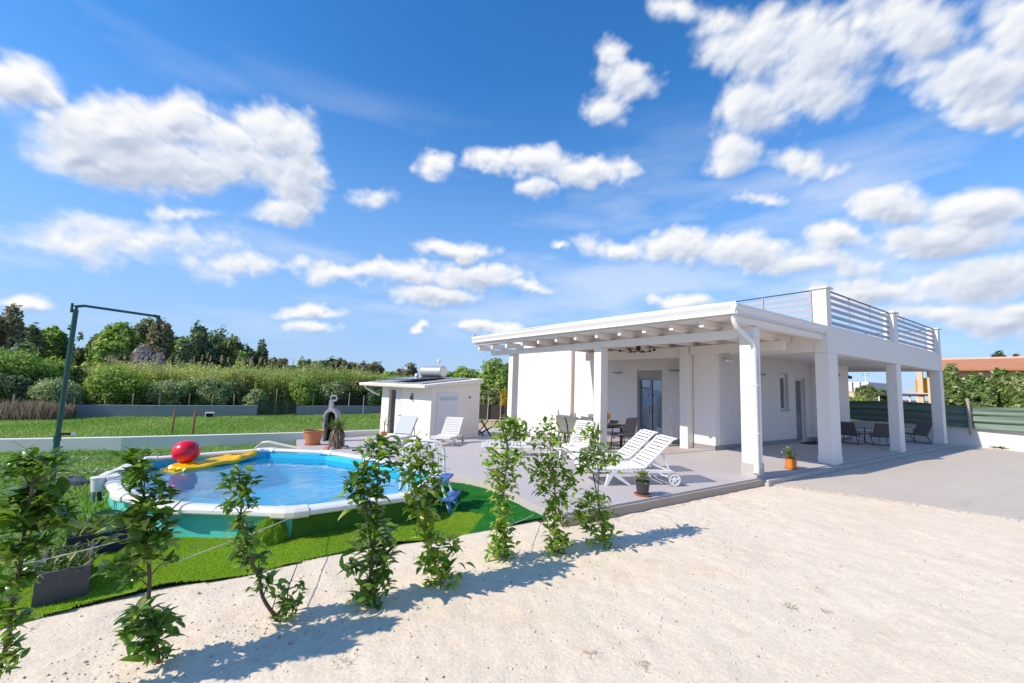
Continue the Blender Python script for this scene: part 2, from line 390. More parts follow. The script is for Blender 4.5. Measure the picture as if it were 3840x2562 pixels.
# ------------------------------------------------------------------ camera
CAM = bpy.data.cameras.new('camera')
cam = bpy.data.objects.new('camera', CAM)
COL.objects.link(cam)
S.camera = cam
yaw, pitch, roll = R(56.375), R(5.832), R(1.972)
f = Vector((math.cos(yaw) * math.cos(pitch), math.sin(yaw) * math.cos(pitch), math.sin(pitch)))
r = f.cross(Vector((0, 0, 1))).normalized()
u = r.cross(f)
r, u = r * math.cos(roll) + u * math.sin(roll), u * math.cos(roll) - r * math.sin(roll)
cam.matrix_world = Matrix(((r.x, u.x, -f.x, 0), (r.y, u.y, -f.y, 0), (r.z, u.z, -f.z, 1.8), (0, 0, 0, 1)))
CAM.sensor_width = 36
CAM.lens = 14.808
CAM.clip_start = .05
CAM.clip_end = 3000

# ------------------------------------------------------------------ sun
SUN_EL, SUN_AZ = R(39.), R(172.)        # towards the sun: azimuth from +X
L = bpy.data.lights.new('sun', 'SUN')
L.energy = 4.5
L.angle = R(.55)
L.color = (1., .875, .715)
sun = bpy.data.objects.new('sun', L)
COL.objects.link(sun)
sd = Vector((math.cos(SUN_AZ) * math.cos(SUN_EL), math.sin(SUN_AZ) * math.cos(SUN_EL), math.sin(SUN_EL)))
sun.rotation_euler = sd.to_track_quat('Z', 'Y').to_euler()
sun.location = (-20, 4, 20)

# ------------------------------------------------------------------ sky with clouds
W = bpy.data.worlds.new('World')
S.world = W
W.use_nodes = True
nt = NT(W.node_tree)
bg = nt.n['Background']
sky = nt.node('ShaderNodeTexSky', sky_type='NISHITA', sun_disc=False)
sky.sun_elevation = SUN_EL
sky.sun_rotation = math.pi / 2 - SUN_AZ
sky.air_density = 1.
sky.dust_density = 0.
sky.ozone_density = 4.


# cumulus field, computed here on the sphere of directions (azimuth, elevation): R = cover, G = light
def cloud_map():
    NW, NH = 2048, 1024                       # azimuth -30..150 deg, elevation 0..90 deg
    az = (np.arange(NW) + .5) / NW * math.pi - R(30)
    el = (np.arange(NH) + .5) / NH * math.pi / 2
    A, E = np.meshgrid(az, el)
    A, E = A.astype(np.float32), E.astype(np.float32)
    X, Y = (A - .98) * np.cos(E), E * 1.1

    def warp(s, o, sc, seed):
        return (fbm(X * sc + 40, Y * sc + 40, o, seed) - .47) * s
    wa = warp(.055, 3, 8., 11) + warp(.030, 5, 26., 17)
    we = warp(.05, 3, 8., 23) + warp(.028, 5, 26., 29)
    Aw, Ew = A + wa, E + we
    D = np.full(A.shape, -1., np.float32)
    for (a_, e_, a0, a1, b0, b1, wt) in CLOUDS:
        da, de = Aw - a_, Ew - e_
        x, y = a0 * da + a1 * de, b0 * da + b1 * de
        y = np.maximum(y, -1.15 * y)
        q = wt * (1.13 - np.sqrt(x * x + y * y + .02))
        k = .16
        h = np.clip(.5 + .5 * (q - D) / k, 0, 1)
        D = D * (1 - h) + q * h + k * h * (1 - h)
    n = (fbm(X * 16 + 9, Y * 16 + 9, 7, 51) - .48)
    ridg = np.abs(fbm(X * 26 + 3, Y * 26 + 3, 5, 77) - .48) * 2
    D = D + n * .72 + ridg * .34 - .09
    cov = np.clip((D + .02) / .60, 0, 1)
    cov = cov * cov * (3 - 2 * cov)
    # thin veils drawn out along the horizon
    veil = np.clip(fbm(X * 3.2 + 70 + .5 * we, Y * 11 + 20, 6, 131) - .50, 0, 1) * 1.7 * np.clip((E - .06) / .1, 0, 1) * np.clip((.62 - E) / .25, 0, 1)
    cov = np.maximum(cov, np.clip(veil, 0, .40))
    body = np.clip(D, 0, 2.)
    # light: what lies between a point and the sun (up and to the left)
    occ = np.zeros_like(D)
    for k, st in enumerate((3, 6, 10, 16, 24, 34)):
        sh = np.roll(body, (-int(st * 1.5), -int(st * .9)), (0, 1))
        occ += sh * (.9, .8, .7, .6, .5, .4)[k]
    light = np.exp(-occ * .50)
    # hollows and bulges
    rel = body - np.roll(body, (-5, -3), (0, 1))
    light = np.clip(.20 + .80 * light + rel * .75, 0, 1)
    full = np.zeros((2048, 4096, 4), np.float32)
    full[..., 3] = 1
    # Blender's equirectangular u runs against azimuth: u = .5 - az / 2 pi
    cols = ((.5 - az / (2 * math.pi)) * 4096).astype(int)
    full[1024:, cols, 0] = cov
    full[1024:, cols, 1] = light
    back = (cols + 2048) % 4096               # the half of the sky behind: the same field, turned round
    full[1024:, back, 0] = cov[:, ::-1] * .8
    full[1024:, back, 1] = light[:, ::-1]
    im = bpy.data.images.new('cloud_field', 4096, 2048, float_buffer=True, is_data=True)
    im.pixels.foreach_set(full.ravel())
    im.update()
    return im


tc = nt.node('ShaderNodeTexCoord')
sep = nt.node('ShaderNodeSeparateXYZ')
nt.link(tc.outputs['Generated'], sep.inputs[0])
env = nt.node('ShaderNodeTexEnvironment', image=cloud_map(), interpolation='Cubic')
nt.link(tc.outputs['Generated'], env.inputs['Vector'])
sc_ = nt.node('ShaderNodeSeparateColor')
nt.link(env.outputs['Color'], sc_.inputs[0])
cov = sc_.outputs[0]
shade = sc_.outputs[1]
ccol = nt.ramp(shade, [(.0, (.42, .50, .66)), (.3, (.58, .65, .79)), (.55, (.80, .85, .94)), (.85, (1.0, 1.0, 1.0))])
cgain = nt.node('ShaderNodeVectorMath', operation='SCALE')
nt.link(ccol, cgain.inputs[0])
cgain.inputs['Scale'].default_value = 7.6
# clear sky: a little deeper than the plain model, paler to the horizon
hs = nt.node('ShaderNodeHueSaturation', i_Hue=.502, i_Saturation=1.27, i_Value=1.75)
nt.link(sky.outputs[0], hs.inputs['Color'])
elv = nt.node('ShaderNodeMapRange', interpolation_type='SMOOTHSTEP', i_1=-.02, i_2=.62, i_3=.88, i_4=0.)
nt.link(sep.outputs[2], elv.inputs[0])
clear = nt.mix(elv.outputs[0], hs.outputs[0], (2.5, 3.95, 6.7))
mx = nt.mix(cov, clear, cgain.outputs[0])
up = nt.node('ShaderNodeMapRange', i_1=-.01, i_2=.02)
nt.link(sep.outputs[2], up.inputs[0])
mx2 = nt.mix(up.outputs[0], clear, mx)
nt.link(mx2, bg.inputs['Color'])
bg.inputs['Strength'].default_value = .105

S.view_settings.view_transform = 'Standard'
S.view_settings.look = 'None'
S.view_settings.gamma = 1
S.view_settings.exposure = .31
S.cycles.use_denoising = True
S.cycles.max_bounces = 8
S.cycles.transparent_max_bounces = 16
S.cycles.caustics_reflective = False
S.cycles.caustics_refractive = False
S.cycles.sample_clamp_indirect = 6

# ------------------------------------------------------------------ material list
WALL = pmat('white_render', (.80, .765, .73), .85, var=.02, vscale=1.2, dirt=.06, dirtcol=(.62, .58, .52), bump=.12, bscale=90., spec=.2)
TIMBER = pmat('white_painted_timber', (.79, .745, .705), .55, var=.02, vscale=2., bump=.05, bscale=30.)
WALLS = pmat('grey_shaded_render', (.64, .625, .62), .85, var=.03, vscale=1.2, bump=.12, bscale=90., spec=.2)  # grey recess paint; on the porch wall, deeper shade put into the colour
METALW = pmat('white_metal', (.70, .70, .71), .35, var=.02)
RAIL = pmat('light_grey_rail', (.34, .36, .42), .4, var=.03)
DARKM = pmat('dark_grey_metal', (.03, .03, .035), .45, var=.1)
ALU = pmat('grey_aluminium', (.23, .25, .28), .38, metal=.3, var=.05)
SOCKM = pmat('white_plastic_fitting', (.8, .8, .8), .4, var=.02)
SKIRT = pmat('grey_skirting', (.26, .25, .27), .7, var=.05)
BRONZE = pmat('bronze', (.06, .035, .02), .45, metal=.4, var=.2)
PLAST = pmat('white_plastic', (.74, .74, .75), .38, var=.02, vscale=4., dirt=.12, dirtcol=(.55, .53, .5), object_coords=True)
TYRE = pmat('grey_plastic', (.16, .16, .17), .6)
TERRA = pmat('terracotta', (.55, .20, .085), .75, var=.12, vscale=9., dirt=.4, dirtcol=(.45, .33, .26), bump=.1)
ORANGEP = pmat('orange_plastic', (.62, .19, .02), .45, var=.05)
DARKPOT = pmat('dark_pot', (.045, .04, .045), .5, var=.1)
SOIL = pmat('soil', (.06, .04, .028), .95, var=.4, vscale=30., bump=.5)
SLING = pmat('grey_sling', (.13, .125, .128), .8, var=.08, vscale=20., bump=.1, bscale=300.)
SLINGL = pmat('light_grey_sling', (.20, .20, .19), .8, var=.06, vscale=20., bump=.1, bscale=300.)
WOODT = pmat('table_wood', (.22, .105, .055), .5, var=.2, vscale=12.)
CONC = pmat('grey_concrete', (.44, .43, .42), .9, var=.12, vscale=2.5, dirt=.3, dirtcol=(.2, .2, .2), bump=.25, bscale=25.)
WALLG = pmat('grey_garden_wall', (.25, .265, .30), .9, var=.14, vscale=.8, dirt=.35, dirtcol=(.15, .15, .16), bump=.25, bscale=14.)
WALLW = pmat('white_garden_wall', (.72, .71, .69), .85, var=.05, vscale=1., dirt=.25, dirtcol=(.45, .43, .4), bump=.2, bscale=20.)
SHEDW = pmat('cream_render', (.82, .77, .69), .85, var=.03, vscale=1.3, bump=.1, bscale=60.)
ROOFG = pmat('grey_roof_sheet', (.32, .33, .37), .45, var=.12, vscale=3.)
STEEL = pmat('brushed_tank', (.55, .56, .57), .38, metal=.6, var=.1, vscale=6., dirt=.5, dirtcol=(.3, .3, .3))
PANEL = pmat('solar_glass', (.10, .12, .16), .12, var=.1)
PIPEG = pmat('green_painted_pipe', (.006, .075, .058), .42, var=.15, vscale=3.)
GATEG = pmat('dark_green_gate', (.01, .045, .04), .5, var=.1)
POSTW = pmat('weathered_post', (.42, .38, .33), .9, var=.2, vscale=6., bump=.3)
STAKE = pmat('brown_stake', (.30, .14, .06), .8, var=.2, vscale=8., bump=.2)
STONE = pmat('stone', (.36, .31, .26), .95, var=.25, vscale=8., bump=.6, bscale=25.)
ROCK = pmat('blue_grey_rock', (.12, .14, .17), .95, var=.3, vscale=9., bump=.6, bscale=30.)
PLANK = pmat('dark_plank', (.085, .08, .09), .85, var=.3, vscale=5., bump=.35, bscale=40.)
NAVY = pmat('navy_crate', (.012, .018, .045), .6, var=.2)
RED = pmat('red_rubber', (.72, .005, .03), .28, var=.06, vscale=2., coat=.15)
YELLOW = pmat('yellow_vinyl', (.90, .52, .004), .32, var=.05, vscale=6., bump=.2, bscale=12.)
POOLW = pmat('turquoise_pool_wall', (.10, .58, .55), .4, var=.08, vscale=1.3)
LINER = pmat('blue_liner', (.03, .56, .80), .5, var=.05, vscale=1.)
RIM = pmat('grey_white_rim', (.74, .75, .77), .35, var=.03, vscale=3., dirt=.12, dirtcol=(.5, .5, .48))
CAPM = pmat('cream_joint_cover', (.70, .69, .63), .4, var=.03)
BLUEP = pmat('blue_plastic', (.03, .16, .50), .4, var=.06)
BARK = pmat('bark', (.13, .09, .06), .9, var=.3, vscale=14., bump=.5)
GBARK = pmat('green_stem', (.17, .16, .06), .8, var=.3, vscale=14., bump=.3)
CORD = pmat('white_cord', (.7, .7, .66), .7)
MATD = pmat('black_mat', (.012, .012, .014), .95, bump=.3, bscale=200.)
INNER = pmat('inner_plaster', (.82, .83, .86), .9, var=.02)
TILE = pmat('red_roof_tile', (.50, .22, .11), .85, var=.2, vscale=2.5, dirt=.3, dirtcol=(.5, .3, .2), bump=.4, bscale=6.)
CREAMH = pmat('cream_house', (.68, .52, .36), .9, var=.06)
YELH = pmat('yellow_wall', (.72, .38, .04), .9, var=.08)
ORNH = pmat('orange_wall', (.60, .24, .05), .9, var=.08)
WHITEH = pmat('white_house', (.72, .72, .70), .9, var=.05)
PETALY = pmat('yellow_petals', (.85, .42, .01), .6, var=.2, vscale=40.)
PETALW = pmat('white_petals', (.8, .8, .75), .6, var=.1, vscale=40.)
BBQM = pmat('cast_grey_concrete', (.36, .36, .37), .9, var=.1, vscale=4., dirt=.35, dirtcol=(.2, .2, .2), bump=.3, bscale=30.)
SOOT = pmat('soot', (.012, .011, .01), .95)
PAINTING = pmat('blue_canvas', (.06, .38, .78), .6, var=.25, vscale=3.)
PAINTD = pmat('dark_blue_paint', (.008, .035, .09), .6)


def glassmat(name, refl=.35, tint=(.86, .92, .95)):
    m, nt, b = newmat(name)
    nt.n.remove(b)
    gl = nt.node('ShaderNodeBsdfGlossy', i_Roughness=.01)
    gl.inputs['Color'].default_value = (.9, .95, 1, 1)
    tr = nt.node('ShaderNodeBsdfTransparent')
    tr.inputs['Color'].default_value = (*tint, 1)
    lw = nt.node('ShaderNodeLayerWeight', i_Blend=.5)
    fac = nt.math('ADD', nt.math('POWER', lw.outputs['Facing'], 4.), refl, True)
    mx = nt.node('ShaderNodeMixShader')
    nt.link(fac, mx.inputs[0])
    nt.link(tr.outputs[0], mx.inputs[1])
    nt.link(gl.outputs[0], mx.inputs[2])
    nt.link(mx.outputs[0], nt.n['Material Output'].inputs['Surface'])
    return m


GLASS = glassmat('window_glass', .11)
CLEAR = glassmat('drinking_glass', .06)


def watermat():
    m, nt, b = newmat('pool_water')
    nt.n.remove(b)
    pos = nt.node('ShaderNodeNewGeometry').outputs['Position']
    mp = nt.node('ShaderNodeMapping')
    mp.inputs['Scale'].default_value = (1., 1.6, 1.)
    nt.link(pos, mp.inputs['Vector'])
    n = nt.noise(mp.outputs[0], 2.4, 3, .5, .4)
    bn = nt.node('ShaderNodeBump', i_Strength=.10, i_Distance=.05)
    nt.link(n, bn.inputs['Height'])
    gl = nt.node('ShaderNodeBsdfGlossy', i_Roughness=.02)
    tr = nt.node('ShaderNodeBsdfTransparent')
    tr.inputs['Color'].default_value = (.50, .88, .98, 1)
    fr = nt.node('ShaderNodeLayerWeight', i_Blend=.5)
    nt.link(bn.outputs[0], gl.inputs['Normal'])
    nt.link(bn.outputs[0], fr.inputs['Normal'])
    mx = nt.node('ShaderNodeMixShader')
    nt.link(nt.math('ADD', nt.math('MULTIPLY', nt.math('POWER', fr.outputs['Facing'], 5.), 1.), .05, True), mx.inputs[0])
    df = nt.node('ShaderNodeBsdfDiffuse')           # light scattered back by the water itself
    df.inputs['Color'].default_value = (.02, .42, .72, 1)
    md = nt.node('ShaderNodeMixShader', i_0=.32)
    nt.link(tr.outputs[0], md.inputs[1])
    nt.link(df.outputs[0], md.inputs[2])
    nt.link(md.outputs[0], mx.inputs[1])
    nt.link(gl.outputs[0], mx.inputs[2])
    nt.link(mx.outputs[0], nt.n['Material Output'].inputs['Surface'])
    return m


WATER = watermat()


def gravelmat():
    m, nt, b = newmat('compacted_gravel')
    pos = nt.node('ShaderNodeNewGeometry').outputs['Position']
    big = nt.noise(pos, .55, 5, .6)
    mid = nt.noise(pos, 3.5, 6, .65)
    c = nt.ramp(big, [(.3, (.69, .60, .47)), (.55, (.73, .645, .52)), (.8, (.70, .58, .43))])
    c = nt.mix(nt.math('MULTIPLY', nt.math('SUBTRACT', mid, .55, True), 2.2, True), c, (.54, .43, .33))
    # single stones, a shade apart
    vo = nt.node('ShaderNodeTexVoronoi', i_Scale=42., i_Randomness=1.)
    nt.link(pos, vo.inputs['Vector'])
    hsv = nt.node('ShaderNodeSeparateColor')
    nt.link(vo.outputs['Color'], hsv.inputs[0])
    st = nt.math('ADD', nt.math('MULTIPLY', hsv.outputs[0], .12), .94)
    sv = nt.node('ShaderNodeVectorMath', operation='SCALE')
    nt.link(c, sv.inputs[0])
    nt.link(st, sv.inputs['Scale'])
    c = sv.outputs[0]
    # dark crumbs
    v2 = nt.node('ShaderNodeTexVoronoi', i_Scale=16., i_Randomness=1.)
    nt.link(pos, v2.inputs['Vector'])
    cr = nt.math('MULTIPLY', nt.math('LESS_THAN', v2.outputs['Distance'], .10), nt.math('GREATER_THAN', nt.noise(pos, 2.1, 3), .56))
    c = nt.mix(nt.math('MULTIPLY', cr, .75), c, (.17, .13, .10))
    nt.link(c, b.inputs['Base Color'])
    b.inputs['Roughness'].default_value = .95
    b.inputs['Specular IOR Level'].default_value = .15
    h = nt.math('ADD', nt.math('MULTIPLY', vo.outputs['Distance'], -.55), nt.math('MULTIPLY', nt.noise(pos, 24., 5, .7), 1.1))
    b1 = nt.node('ShaderNodeBump', i_Strength=.30, i_Distance=.012)
    nt.link(h, b1.inputs['Height'])
    nt.link(b1.outputs[0], b.inputs['Normal'])
    return m


GRAVEL = gravelmat()


def deckmat(name, col, lines=True):
    m, nt, b = newmat(name)
    pos = nt.node('ShaderNodeNewGeometry').outputs['Position']
    n = nt.noise(pos, .7, 6, .62)
    n2 = nt.noise(pos, 6., 6, .7)
    c = nt.mix(n, tuple(x * .86 for x in col), tuple(min(1, x * 1.1) for x in col))
    c = nt.mix(nt.math('MULTIPLY', nt.math('SUBTRACT', n2, .55, True), 1.6, True), c, tuple(x * .72 for x in col))
    if lines:
        mp = nt.node('ShaderNodeMapping')
        mp.inputs['Rotation'].default_value = (0, 0, .12)
        mp.inputs['Scale'].default_value = (.25, 5., 1)
        nt.link(pos, mp.inputs['Vector'])
        s_ = nt.noise(mp.outputs[0], 1.5, 5, .7)
        c = nt.mix(nt.math('MULTIPLY', nt.math('SUBTRACT', s_, .56, True), 3.2, True), c, tuple(x * .7 for x in col))
    nt.link(c, b.inputs['Base Color'])
    b.inputs['Roughness'].default_value = .72
    b.inputs['Specular IOR Level'].default_value = .3
    bn = nt.node('ShaderNodeBump', i_Strength=.12, i_Distance=.01)
    nt.link(nt.noise(pos, 60., 4, .7), bn.inputs['Height'])
    nt.link(bn.outputs[0], b.inputs['Normal'])
    return m


DECK = deckmat('grey_screed', (.48, .455, .455), False)
PATIO = deckmat('beige_patio_screed', (.45, .40, .39), False)
SLAB = deckmat('concrete_driveway', (.54, .49, .435))
KERB = pmat('deck_edge', (.38, .32, .27), .9, var=.15, vscale=4., bump=.4, bscale=20.)


def lawnmat(name, a, b_, c_, sc):
    m, nt, b = newmat(name)
    pos = nt.node('ShaderNodeNewGeometry').outputs['Position']
    n = nt.noise(pos, sc, 5, .62)
    c = nt.ramp(n, [(.3, a), (.5, b_), (.72, c_)])
    n2 = nt.noise(pos, 35., 4, .7)
    c = nt.mix(nt.math('MULTIPLY', n2, .7), c, tuple(x * .5 for x in a))
    nt.link(c, b.inputs['Base Color'])
    b.inputs['Roughness'].default_value = .9
    b.inputs['Specular IOR Level'].default_value = .1
    bn = nt.node('ShaderNodeBump', i_Strength=.6, i_Distance=.03)
    nt.link(n2, bn.inputs['Height'])
    nt.link(bn.outputs[0], b.inputs['Normal'])
    return m


LAWN = lawnmat('lawn_soil', (.13, .245, .04), (.20, .31, .07), (.34, .39, .18), .40)
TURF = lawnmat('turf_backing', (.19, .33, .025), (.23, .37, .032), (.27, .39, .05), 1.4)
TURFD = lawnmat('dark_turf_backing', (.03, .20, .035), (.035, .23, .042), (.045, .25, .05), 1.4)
EARTH = lawnmat('rough_earth', (.16, .14, .08), (.20, .17, .10), (.24, .20, .13), .2)
SAND = pmat('sandy_road', (.50, .38, .25), .95, var=.1, vscale=.6)

G_LAWN = leafmat('grass_blade', (.13, .285, .035), (.23, .36, .08), (.40, .45, .22), .6, .35, .4)
G_CLOVER = leafmat('clover_leaf', (.14, .26, .06), (.22, .33, .11), (.46, .51, .34), .55, .3, .9)
G_TURF = leafmat('turf_fibre', (.22, .39, .032), (.27, .44, .042), (.33, .48, .07), .5, .4, 1.2)
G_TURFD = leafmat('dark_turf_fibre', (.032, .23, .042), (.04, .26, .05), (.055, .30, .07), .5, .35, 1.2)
L_SHRUB = leafmat('glossy_shrub_leaf', (.08, .185, .026), (.17, .29, .042), (.29, .35, .08), .30, .32, 5., .55)
L_SHRUBY = leafmat('young_shrub_leaf', (.15, .29, .03), (.27, .40, .05), (.42, .42, .10), .36, .4, 5., .5)
L_A = leafmat('olive_foliage', (.11, .165, .055), (.20, .245, .09), (.29, .30, .15), .6, .35, .3)
L_B = leafmat('bright_foliage', (.15, .28, .05), (.28, .40, .09), (.40, .46, .17), .6, .42, .3)
L_C = leafmat('brown_green_foliage', (.15, .16, .08), (.25, .24, .125), (.33, .30, .19), .7, .3, .3)
L_D = leafmat('dark_foliage', (.08, .15, .07), (.15, .22, .10), (.22, .28, .14), .55, .35, .3)
L_F = leafmat('dry_twigs', (.36, .31, .32), (.48, .43, .43), (.55, .5, .48), .9, .1, .5)
L_Y = leafmat('yellow_flowering_foliage', (.42, .28, .01), (.62, .42, .02), (.12, .16, .03), .6, .3, .9)
L_G = leafmat('hedge_foliage', (.15, .25, .06), (.25, .33, .09), (.46, .48, .32), .6, .4, .5)
L_CANE = leafmat('cane_leaf', (.22, .35, .08), (.42, .48, .17), (.60, .56, .32), .6, .5, .16)
L_W = leafmat('willowy_foliage', (.20, .30, .12), (.32, .40, .19), (.45, .48, .30), .6, .4, .3)
L_Y2 = leafmat('yellowish_foliage', (.22, .27, .05), (.33, .36, .08), (.42, .40, .14), .6, .4, .3)
L_DRY = leafmat('dry_brush', (.24, .185, .14), (.34, .27, .20), (.42, .35, .26), .9, .15, .6)
L_PLUME = leafmat('cane_plume', (.42, .34, .24), (.50, .41, .30), None, .9, .2, .6)
L_HERB = leafmat('herb_leaf', (.05, .12, .02), (.12, .19, .035), (.24, .25, .06), .5, .3, 4.)
L_POT = leafmat('pot_plant_leaf', (.10, .19, .04), (.22, .29, .08), (.30, .34, .15), .45, .35, 8.)
L_SPIKE = leafmat('spiky_leaf', (.08, .14, .02), (.15, .2, .04), (.2, .17, .06), .45, .25, 8.)

# ------------------------------------------------------------------ ground sheets
def inpoly(x, y, poly):
    c = np.zeros(len(x), bool)
    for i in range(len(poly)):
        (x1, y1), (x2, y2) = poly[i], poly[(i + 1) % len(poly)]
        t = ((y1 > y) != (y2 > y)) & (x < (x2 - x1) * (y - y1) / ((y2 - y1) + 1e-12) + x1)
        c ^= t
    return c


POOLP = [(-.38, 6.08), (.70, 5.34), (2.12, 5.40), (2.92, 6.36), (2.44, 7.85), (1.76, 9.12), (.76, 9.85), (-1.06, 9.45), (-1.26, 8.2), (-.90, 6.92)]
DECKP = [(3.78, 4.36), (12, 4.36), (12., 20.6), (6.2, 20.2), (4.4, 17.75), (2.3, 17.8), (1.75, 13.), (1.9, 11.), (3.0, 8.6), (3.5, 7.5), (3.85, 6.3), (3.72, 4.75)]

def grid_sheet(name, xs, ys, zf, mat, kind='structure', smooth=True, hole=False):
    xs, ys = np.asarray(xs, float), np.asarray(ys, float)
    Xg, Yg = np.meshgrid(xs, ys)
    Zg = zf(Xg, Yg)
    V = np.stack([Xg, Yg, Zg], -1).reshape(-1, 3)
    nx, ny = len(xs), len(ys)
    i = (np.arange(ny - 1)[:, None] * nx + np.arange(nx - 1)[None]).ravel()
    F = np.stack([i, i + 1, i + nx + 1, i + nx], -1)
    if hole:                                  # nothing under the pool
        k = inpoly(V[:, 0], V[:, 1], POOLP)
        F = F[~k[F].any(1)]
    o = raw_mesh(name, V, F, mat, smooth=smooth)
    o['kind'] = kind
    return o


def zgv(y):
    return -.06 * np.clip(y - 7., 0, 18)


# earth to the horizon, a little below everything
def spread(a, b, n, p=2.2):
    t = np.linspace(0, 1, n) ** p
    return a + (b - a) * t


xs = np.unique(np.concatenate([-spread(12, 900, 30), np.linspace(-12, 30, 60), spread(30, 900, 30)]))
ys = np.unique(np.concatenate([-spread(8, 600, 24), np.linspace(-8, 45, 70), spread(45, 900, 30)]))
grid_sheet('ground', xs, ys, lambda x, y: zgv(y) - .10 - .25 * np.clip((y - 3) / 2, 0, 1) * np.clip((x - 3) / 1.5, 0, 1) - 1.1 * np.clip(2.2 - np.hypot((x - .75) / 1.9, (y - 7.6) / 2.2), 0, 1) + .25 * (fbm(x * .08, y * .08, 3, 5) - .5) * (np.abs(x) > 30), EARTH)


EDGE_X = [-1.2, -.78, -.29, .26, .86, 1.33, 1.93, 2.76, 3.74]
EDGE_Y = [4.52, 4.60, 4.68, 4.61, 4.73, 4.73, 4.65, 4.64, 4.62]


# gravel yard in front of the plants, finely broken up where it is near
def gravel_z(x, y):
    z = .030 * (fbm(x * 2.2, y * 2.2, 4, 3) - .47)
    z = z + .020 * (fbm(x * 9., y * 9., 3, 8) - .45)
    near = np.clip(1 - np.hypot(x - 1.5, y - 3.2) / 6., 0, 1)
    z = z + near * (.016 + .018 * np.clip((1.6 - x) / 1.5, 0, 1)) * (fbm(x * 26., y * 30., 2, 12) - .45)
    # the strip the shrubs stand in is loosened
    ridge = np.exp(-((y - 3.62) / .22) ** 2) * (x < 4.4)
    z = z + ridge * (.03 * (fbm(x * 5., y * 5., 3, 21) - .3))
    calm = np.clip(1 - np.abs(y - np.interp(x, EDGE_X, EDGE_Y)) / .25, 0, 1) * (x < 3.75) * (x > -1.25)
    z = z * (1 - .85 * calm)
    z = z - .025 * np.clip((y - 4.05) / .3, 0, 1) * (x > 3.6)
    z = z - .09 * np.clip((y - np.interp(x, EDGE_X, EDGE_Y) - .04) / .08, 0, 1) * (x < 3.42) * (x > -1.25)
    return z


# the turf edge: gravel ends under it
xs = np.concatenate([np.linspace(-16, -3, 40), np.arange(-2.95, 8., .045), np.linspace(8.05, 11.5, 50)])
ys = np.concatenate([np.linspace(-9, .3, 26), np.arange(.34, 5.0, .045)])
grid_sheet('gravel_yard', xs, ys, gravel_z, GRAVEL)
xs = np.linspace(11.5, 26, 40)
grid_sheet('gravel_margin', np.concatenate([xs]), np.linspace(-9, 4.9, 40), lambda x, y: gravel_z(x, y) - .01, GRAVEL)

# loose stones on the gravel
def scatter_pebbles():
    n = 6400
    x = RNG.uniform(-2.2, 7.5, n)
    y = RNG.uniform(.8, 4.7, n)
    band = RNG.random(n) < .35
    band[:1500] = False
    y[band] = 3.55 + RNG.normal(0, .22, band.sum())
    # spilled along the driveway and the deck edge
    m1 = 900
    x[:m1] = np.interp(RNG.random(m1), [0, 1], [9.15, 10.3])
    y[:m1] = np.interp(x[:m1], [9.15, 9.86, 10.3], [4.2, 2.55, .9])
    x[:m1] += np.abs(RNG.normal(0, .10, m1)) - .12
    x[m1:1500] = RNG.uniform(3.9, 8.9, 1500 - m1)
    y[m1:1500] = 4.24 - np.abs(RNG.normal(0, .05, 1500 - m1))
    keep = ~((x > 3.6) & (y > 4.27)) & ~((x < 3.7) & (y > 4.5))
    x, y = x[keep], y[keep]
    n = len(x)
    s = .0035 + .010 * RNG.random(n) ** 3.2
    z = gravel_z(x, y) + s * .2
    z[:] = np.where(x > 9.1, np.maximum(z, .014), z)
    octa = np.array([(1, 0, 0), (.3, .95, 0), (-.8, .6, 0), (-.8, -.6, 0), (.3, -.95, 0), (.1, 0, .75), (0, .1, -.7)])
    fc = np.array([(0, 1, 5), (1, 2, 5), (2, 3, 5), (3, 4, 5), (4, 0, 5), (1, 0, 6), (2, 1, 6), (3, 2, 6), (4, 3, 6), (0, 4, 6)])
    a = RNG.uniform(0, 6.28, n)
    o = octa[None] * (1 + .35 * RNG.normal(size=(n, 7, 1)).clip(-1, 1))
    V = np.empty((n, 7, 3))
    V[..., 0] = o[..., 0] * np.cos(a)[:, None] - o[..., 1] * np.sin(a)[:, None]
    V[..., 1] = o[..., 0] * np.sin(a)[:, None] + o[..., 1] * np.cos(a)[:, None]
    V[..., 2] = o[..., 2]
    V = V * s[:, None, None] + np.stack([x, y, z], -1)[:, None]
    F = fc[None] + 7 * np.arange(n)[:, None, None]
    m, q, b = newmat('loose_stone')
    rnd = q.node('ShaderNodeNewGeometry').outputs['Random Per Island']
    q.link(q.ramp(rnd, [(0., (.30, .25, .21)), (.25, (.52, .46, .40)), (.6, (.60, .55, .49)), (1., (.66, .62, .57))]), b.inputs['Base Color'])
    b.inputs['Roughness'].default_value = .95
    o = raw_mesh('loose_stones', V.reshape(-1, 3), F.reshape(-1, 3), m, kind='stuff')
    tag(o, 'small loose stones scattered over the pale gravel yard', 'gravel')


scatter_pebbles()

